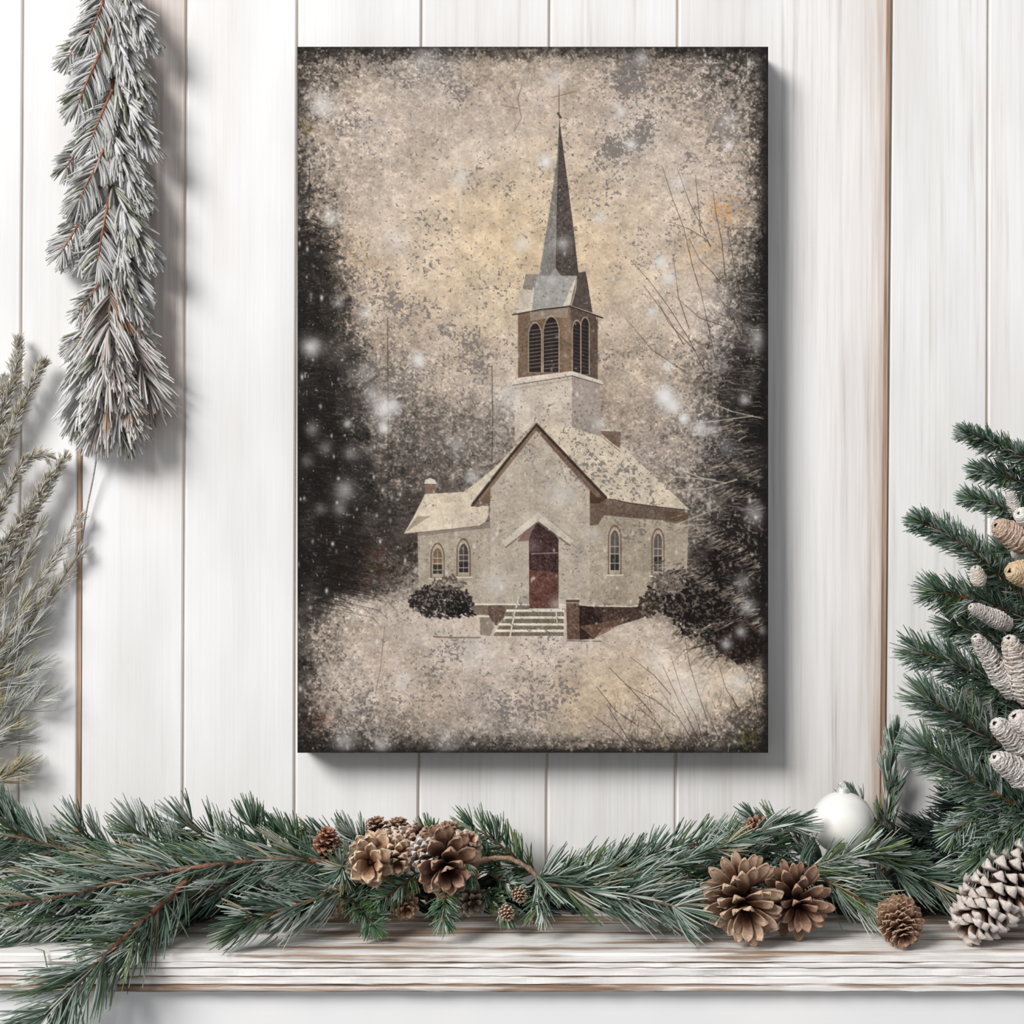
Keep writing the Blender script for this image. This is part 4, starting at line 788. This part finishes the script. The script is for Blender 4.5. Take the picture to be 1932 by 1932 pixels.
def cone_cols(U, V, rng, base, mid, tip, frost=0., f0=.62, sw=None):
    u = U[:, None]; b, m, t = lin(base), lin(mid), lin(tip)
    c = np.where(u < .6, b+(m-b)*(u/.6), m+(t-m)*((u-.6)/.4)); 
    if sw:
        e = np.clip((np.abs(V[:, 0:1])/(sw*.5)-.55)/.45, 0, 1)*np.clip((u-.25)/.4, 0, 1); c = c*(1-e*.75)+t*e*.75
        st_ = np.sin(V[:, 0:1]/sw*46.)*.10*(u > .3); c = c*(1+st_)
    c = c*(.84+.32*rng.rand(len(U), 1))
    if frost:
        f = np.clip((u-f0)/(.96-f0), 0, 1)*frost*(.5+.5*rng.rand(len(U), 1)); c = c*(1-f)+lin((238, 234, 230))*f
    return c
def open_cone(label, base, tip, rmax, n, sl, sw, cols, group, seed, a0=105, a1=12, frost=0., merged=False, th=.0016, core=.28, name='pine_cone', rprof=None, bend=.30, cup=.3, tipw=1., f0=.62, lens=None, jit=.12, only=None, pinch=.3):
    """base: the stalk end, tip: the far end (world points). a0/a1: angle of the scales to the axis at base and tip"""
    rng = np.random.RandomState(seed); base = Vector(base); tip = Vector(tip); ax = tip-base; H = ax.length; R = orient(ax)
    root = tag(empty(name, base), label, 'pine cone', group)
    # core
    t = np.linspace(0, 1, 12)[:, None]; pth = np.array(base)+np.array(ax)*(t*.92); V, F = tube(pth, rmax*core*np.sin(np.clip(t[:, 0]*.85+.12, 0, 1)*math.pi)**.6, 10)
    mesh_obj('core', V, F, M_CONE, root, lin(cols[0])*.8*np.ones((len(V), 1)))  # core coloured darker to deepen the shade in the gaps between scales
    metas = []; vars_ = []
    for k in range(3):
        V, F, U = scale_geo(sl, sw, th, bend*(.8+.3*k), cup, tipw=tipw, pinch=pinch); C = cone_cols(U, V, rng, *cols, frost, f0, sw)
        vars_.append((V, F, C))
    if not merged:
        for V, F, C in vars_:
            o = mesh_obj('scale', V, F, M_CONE, None, C); metas.append(o)
    acc = []; first = [True]*3; made = 0
    for i in range(n):
        s = (i+.5)/n; th_ = i*2.39996+seed; prof = (rprof(s) if rprof else math.sin(math.pi*min(1, .18+.80*s))**.55)
        a = math.radians(a0+(a1-a0)*s**.9)+rng.randn()*jit
        cs = (lens(s) if lens else (.55+.45*math.sin(math.pi*min(1, .15+.8*s))))*(.92+.16*rng.rand())
        rd = Vector((math.cos(th_), math.sin(th_), 0)); d = Vector((0, 0, 1))*math.cos(a)+rd*math.sin(a)
        org = Vector((0, 0, H*(.04+.86*s)))+rd*rmax*core*prof*.6
        # local frame: z = d, +y = outward/back side of the scale (away from the tip of the cone)
        yv = (rd*math.cos(a)-Vector((0, 0, 1))*math.sin(a)); xv = yv.cross(d)
        m3 = R @ Matrix((xv, yv, d)).transposed()
        wd_ = base+R @ org
        k = i % 3
        M = Matrix.Translation(wd_) @ m3.to_4x4() @ Matrix.Diagonal((cs, cs, cs*prof**.5 if rprof else cs, 1))
        if merged:
            V, F, C = vars_[k]; Mn = np.array(M); acc.append((V@Mn[:3, :3].T+Mn[:3, 3], F, C*(.9+.2*rng.rand())))
        else:
            if first[k]: o = metas[k]; first[k] = False
            else: o = metas[k].copy(); COL.objects.link(o)
            o.parent = root; o.matrix_local = Matrix.Translation(-base) @ M
    if merged:
        V, F, C = join(acc); mesh_obj('scales', V, F, M_CONE, root, np.clip(C, 0, .95))
    return root
CB = ((44, 27, 20), (116, 80, 58), (214, 184, 158)); CD = ((34, 20, 16), (90, 56, 42), (190, 154, 130)); CT = ((86, 54, 38), (162, 118, 88), (230, 202, 174)); CG = ((70, 52, 44), (126, 104, 90), (196, 182, 170))
D = lambda px, y: PX(px, y)
# the two big open cones standing in front on the shelf
open_cone('largest open pine cone, brown with long spread scales, on the shelf right of centre', P(1396, 1676, -.180), P(1406, 1730, -.238), D(48, -.22), 56, D(68, -.22), D(24, -.22), CB, 'open brown pine cones', 11, a0=104, a1=20, core=.26, lens=lambda s: .72+.40*math.sin(math.pi*min(1, .1+s*.75)), bend=.25, th=.0026, pinch=.35)
open_cone('second big open cone, darker inside, leaning on the right side of the largest cone', P(1490, 1670, -.160), P(1508, 1708, -.215), D(44, -.20), 46, D(62, -.20), D(21, -.20), CD, 'open brown pine cones', 12, a0=100, a1=18, core=.24, lens=lambda s: .66+.42*math.sin(math.pi*min(1, .1+s*.75)), bend=.25, th=.0026, pinch=.35)
open_cone('long open cone with white frosted scale tips at the lower right corner', P(1945, 1622, -.18), P(1822, 1762, -.235), D(58, -.21), 118, D(44, -.21), D(29, -.21), ((40, 26, 20), (96, 66, 50), (196, 170, 152)), 'frosted pine cones', 13, a0=74, a1=22, frost=.8, f0=.6, core=.62, th=.0062, lens=lambda s: .8+.3*math.sin(math.pi*min(1, .1+s*.8)), bend=.12, cup=0., tipw=1., pinch=.4)
open_cone('small round tightly ribbed brown cone near the front edge, left of the frosted cone', P(1690, 1722, -.215), P(1706, 1772, -.252), D(34, -.24), 120, D(24, -.24), D(22, -.24), ((58, 36, 26), (124, 86, 66), (196, 160, 134)), 'small brown cones', 14, a0=95, a1=8, merged=True, core=.8, th=.0010, lens=lambda s: .75+.3*math.sin(math.pi*min(1, .2+s*.7))*(1-.35*s), jit=.08, bend=.8)
# let the four loose cones rest on the shelf
bpy.context.view_layer.update()
for r in [o for o in SC.objects if o.parent is None and o.name.startswith('pine_cone')]:
    zmin = min((o.matrix_world @ v.co).z for o in r.children for v in o.data.vertices)
    r.location.z += ZS-zmin
# the cluster left of centre
open_cone('pale open cone with petal like scales, leftmost of the central cluster', P(712, 1612, -.15), P(696, 1630, -.215), D(44, -.19), 38, D(44, -.19), D(27, -.19), CT, 'cones of the central cluster', 15, a0=98, a1=18, core=.3, lens=lambda s: .75+.35*math.sin(math.pi*min(1, .1+s*.75)), bend=.35, th=.0022)
open_cone('dark brown open cone with wide curled scales, right of the pale open cone', P(832, 1600, -.15), P(846, 1646, -.215), D(46, -.19), 38, D(54, -.19), D(30, -.19), CD, 'cones of the central cluster', 16, a0=98, a1=14, core=.3, lens=lambda s: .65+.45*math.sin(math.pi*min(1, .1+s*.75)), bend=.3, th=.0022)
open_cone('knobbly frosted cone on top of the pale open cone', P(722, 1606, -.13), P(776, 1586, -.17), D(34, -.16), 80, D(22, -.16), D(19, -.16), CT, 'cones of the central cluster', 17, a0=95, a1=25, frost=.55, core=.7, th=.0034, merged=True)
open_cone('tan cone with blunt scales tucked right of the pale open cone', P(742, 1600, -.16), P(752, 1632, -.20), D(32, -.18), 54, D(26, -.18), D(20, -.18), CT, 'cones of the central cluster', 18, a0=95, a1=20, frost=.15, core=.6, th=.003, merged=True)
open_cone('brown knobbly cone in the gap between the pale and the dark open cones', P(776, 1578, -.13), P(800, 1606, -.17), D(30, -.16), 54, D(24, -.16), D(20, -.16), CD, 'cones of the central cluster', 19, a0=95, a1=20, frost=.25, core=.6, th=.003, merged=True)
open_cone('lightly frosted tan cone behind the dark open cone, on its right', P(866, 1612, -.13), P(888, 1582, -.16), D(30, -.15), 60, D(20, -.15), D(18, -.15), CT, 'cones of the central cluster', 20, a0=95, a1=25, frost=.45, core=.7, th=.003, merged=True)
open_cone('grey frosted cone wedged between the pale and the dark open cones, lowest of the cluster', P(800, 1600, -.17), P(806, 1630, -.20), D(26, -.19), 46, D(22, -.19), D(18, -.19), CG, 'cones of the central cluster', 21, a0=95, a1=25, frost=.7, core=.7, th=.003, merged=True)
open_cone('tuft like cone with upright orange brown scales behind the dark open cone', P(846, 1602, -.10), P(846, 1568, -.10), D(24, -.10), 40, D(34, -.10), D(13, -.10), CD, 'cones of the central cluster', 22, a0=60, a1=8, core=.4, merged=True)
open_cone('small dark cone against the wall, first of two behind the cluster', P(712, 1582, -.07), P(712, 1548, -.07), D(20, -.07), 44, D(20, -.07), D(13, -.07), CD, 'cones of the central cluster', 23, a0=80, a1=15, core=.5, merged=True)
open_cone('small dark cone against the wall, above the knobbly frosted cone', P(748, 1582, -.07), P(752, 1550, -.07), D(20, -.07), 44, D(20, -.07), D(13, -.07), CD, 'cones of the central cluster', 24, a0=80, a1=15, core=.5, merged=True)
open_cone('narrow reddish cone standing among the needles left of the cluster', P(614, 1618, -.10), P(618, 1566, -.11), D(24, -.10), 60, D(20, -.10), D(14, -.10), ((84, 46, 34), (142, 88, 66), (196, 150, 122)), 'small brown cones', 25, a0=85, a1=25, core=.5, merged=True)
open_cone('half hidden tan cone low in the shadow left of the small spruce sprig', P(618, 1694, -.14), P(626, 1716, -.18), D(24, -.16), 40, D(22, -.16), D(17, -.16), CT, 'small brown cones', 26, a0=95, a1=18, core=.5, merged=True)
open_cone('half hidden tan cone low in the shadow right of the small spruce sprig', P(758, 1694, -.14), P(768, 1718, -.18), D(24, -.16), 40, D(22, -.16), D(17, -.16), CT, 'small brown cones', 27, a0=95, a1=18, core=.5, merged=True)
open_cone('shadowed dark cone with pale scale ends right of the hanging spruce sprig', P(880, 1690, -.13), P(895, 1706, -.17), D(28, -.15), 36, D(26, -.15), D(16, -.15), CG, 'small brown cones', 28, a0=95, a1=22, core=.5, merged=True)
open_cone('reddish cone tip on the branch left of the white bauble', P(1452, 1562, -.13), P(1412, 1554, -.14), D(16, -.14), 34, D(17, -.14), D(11, -.14), ((96, 50, 36), (156, 98, 74), (200, 156, 128)), 'small brown cones', 29, a0=80, a1=14, core=.5, merged=True)
open_cone('tiny tan bud cone on the sprig right under the curved twig', P(976, 1680, -.18), P(985, 1698, -.195), D(13, -.19), 46, D(8, -.19), D(8, -.19), CT, 'tiny bud cones', 30, a0=80, a1=5, core=.9, merged=True, th=.001)
open_cone('tiny tan bud cone nearest the shelf, below the other one', P(952, 1714, -.195), P(961, 1732, -.21), D(13, -.2), 46, D(8, -.2), D(8, -.2), CT, 'tiny bud cones', 31, a0=80, a1=5, core=.9, merged=True, th=.001)
# long frosted spruce cones hung in the tree
def spruce_cone(label, base, tip, r, seed, cols, frost, nrow=None, group='spruce cones on the fir tree', name='spruce_cone'):
    L = (Vector(tip)-Vector(base)).length; n = int(nrow or max(60, 34*L/r))
    o = open_cone(label, base, tip, r, int(n*1.5), r*.85, r*1.5, cols, group, seed, a0=40, a1=-10, frost=min(1., frost*1.5), f0=.72, merged=True, core=.86, th=.0007, jit=.03, lens=lambda s: 1.-.42*s, rprof=lambda s: min(1., (.45+2.2*s))*(1. if s < .7 else math.sqrt(max(.02, 1-((s-.7)/.315)**2))), name=name, bend=-.30, cup=.42, pinch=.8)
    return o
CS = ((92, 74, 66), (150, 132, 122), (206, 196, 188)); CSB = ((110, 82, 64), (166, 134, 112), (206, 178, 156))
spruce_cone('stout brown cone with a net like pattern, upper part of the tree, pointing left', P(1950, 1030, -.17), P(1876, 990, -.19), D(29, -.18), 41, CSB, .12)
spruce_cone('golden tan cone at the right edge below the net patterned one', P(1955, 1086, -.18), P(1905, 1078, -.20), D(27, -.19), 42, ((130, 96, 62), (190, 150, 108), (224, 194, 156)), .1)
spruce_cone('slim frosted cone lying across the second tier, curved to the upper left', P(1908, 1182, -.18), P(1826, 1142, -.21), D(18, -.19), 43, CS, .45)
spruce_cone('long frosted cone pointing up left in the middle of the tree', P(1920, 1318, -.18), P(1834, 1192, -.22), D(24, -.20), 44, CS, .6)
spruce_cone('frosted cone with an orange worn top, right of the long frosted one', P(1950, 1330, -.19), P(1900, 1196, -.235), D(30, -.21), 45, ((120, 84, 58), (176, 146, 124), (214, 200, 188)), .6)
spruce_cone('dim grey cone in the shade below the long frosted one', P(1880, 1352, -.14), P(1818, 1300, -.15), D(19, -.14), 46, ((84, 78, 78), (122, 114, 114), (160, 152, 150)), .4)
spruce_cone('pale blunt cone above the lowest cone of the tree', P(1950, 1420, -.20), P(1872, 1362, -.235), D(28, -.21), 47, CS, .75)
spruce_cone('lowest cone of the tree, thick and frosted, pointing left', P(1960, 1480, -.21), P(1872, 1426, -.245), D(29, -.22), 48, CS, .7)
spruce_cone('pinkish frosted cone cut by the right edge beside the pale blunt cone', P(1975, 1395, -.22), P(1912, 1350, -.25), D(30, -.23), 49, ((140, 112, 104), (184, 160, 152), (226, 210, 204)), .5)
spruce_cone('small yellowish frosted bud at the base of the second tier', P(1850, 1105, -.17), P(1840, 1070, -.185), D(15, -.18), 50, ((150, 128, 96), (200, 176, 132), (232, 218, 194)), .5)
spruce_cone('thin whitish cone hanging upright near the top right corner of the tree', P(1918, 975, -.15), P(1904, 926, -.16), D(13, -.15), 51, CS, .8)
spruce_cone('round white capped cone at the right edge above the net patterned one', P(1960, 990, -.17), P(1920, 968, -.20), D(22, -.18), 52, ((190, 176, 160), (222, 212, 202), (240, 236, 230)), .8)
spruce_cone('snowy white cone tip tucked below the net patterned cone', P(1945, 1050, -.14), P(1916, 1040, -.15), D(20, -.14), 53, ((190, 190, 186), (220, 218, 214), (240, 240, 238)), .9)

# ------------------------------------------------------------------ the bauble
def bauble():
    y = -.115; c = P(1590, 1553, y); r = D(59, y)
    root = tag(empty('christmas_bauble', (c.x, c.y, c.z-r)), 'glossy white bauble resting in the pine needles at right', 'bauble')
    m, nt, b = nmat('pearl_white_gloss', .22, .5); f = noise(nt, 30., 3); nt.links.new(ramp(nt, f, [(.3, (232, 230, 224)), (.7, (242, 241, 236))]), b.inputs['Base Color']); b.inputs['Coat Weight'].default_value = .4
    nu, nv = 40, 64; V = []
    for i in range(nu+1):
        a = math.pi*i/nu
        for j in range(nv): V.append((c.x+r*math.sin(a)*math.cos(2*math.pi*j/nv), c.y+r*math.sin(a)*math.sin(2*math.pi*j/nv), c.z+r*math.cos(a)))
    i = np.arange(nu)[:, None]*nv; j = np.arange(nv)[None]; j2 = (j+1) % nv; F = np.stack([i+j, i+nv+j, i+nv+j2, i+j2], -1).reshape(-1, 4)
    mesh_obj('ball', V, F, m, root)
    m2, nt2, b2 = nmat('cap_metal', .3, .5); b2.inputs['Metallic'].default_value = .5; b2.inputs['Base Color'].default_value = (.86, .85, .82, 1)
    zz = [c.z+r*.975, c.z+r*1.005, c.z+r*1.02, c.z+r*1.10, c.z+r*1.12, c.z+r*1.12]; rr = [r*.215, r*.215, r*.19, r*.18, r*.16, r*.01]
    n = 32; V = [(c.x+q*math.cos(2*math.pi*k/n)*(1+.03*math.cos(k*math.pi)), c.y+q*math.sin(2*math.pi*k/n), z) for z, q in zip(zz, rr) for k in range(n)]
    i = np.arange(5)[:, None]*n; j = np.arange(n)[None]; F = np.stack([i+j, i+(j+1) % n, i+n+(j+1) % n, i+n+j], -1).reshape(-1, 4)
    mesh_obj('cap', V, F, m2, root)
    t = np.linspace(0, 2*math.pi, 25); V, F = tube(np.stack([c.x+r*.10*np.cos(t), np.full(25, c.y), c.z+r*1.20+r*.10*np.sin(t)], 1), r*.014, 6); mesh_obj('hanging_loop', V, F, m2, root)
bauble()
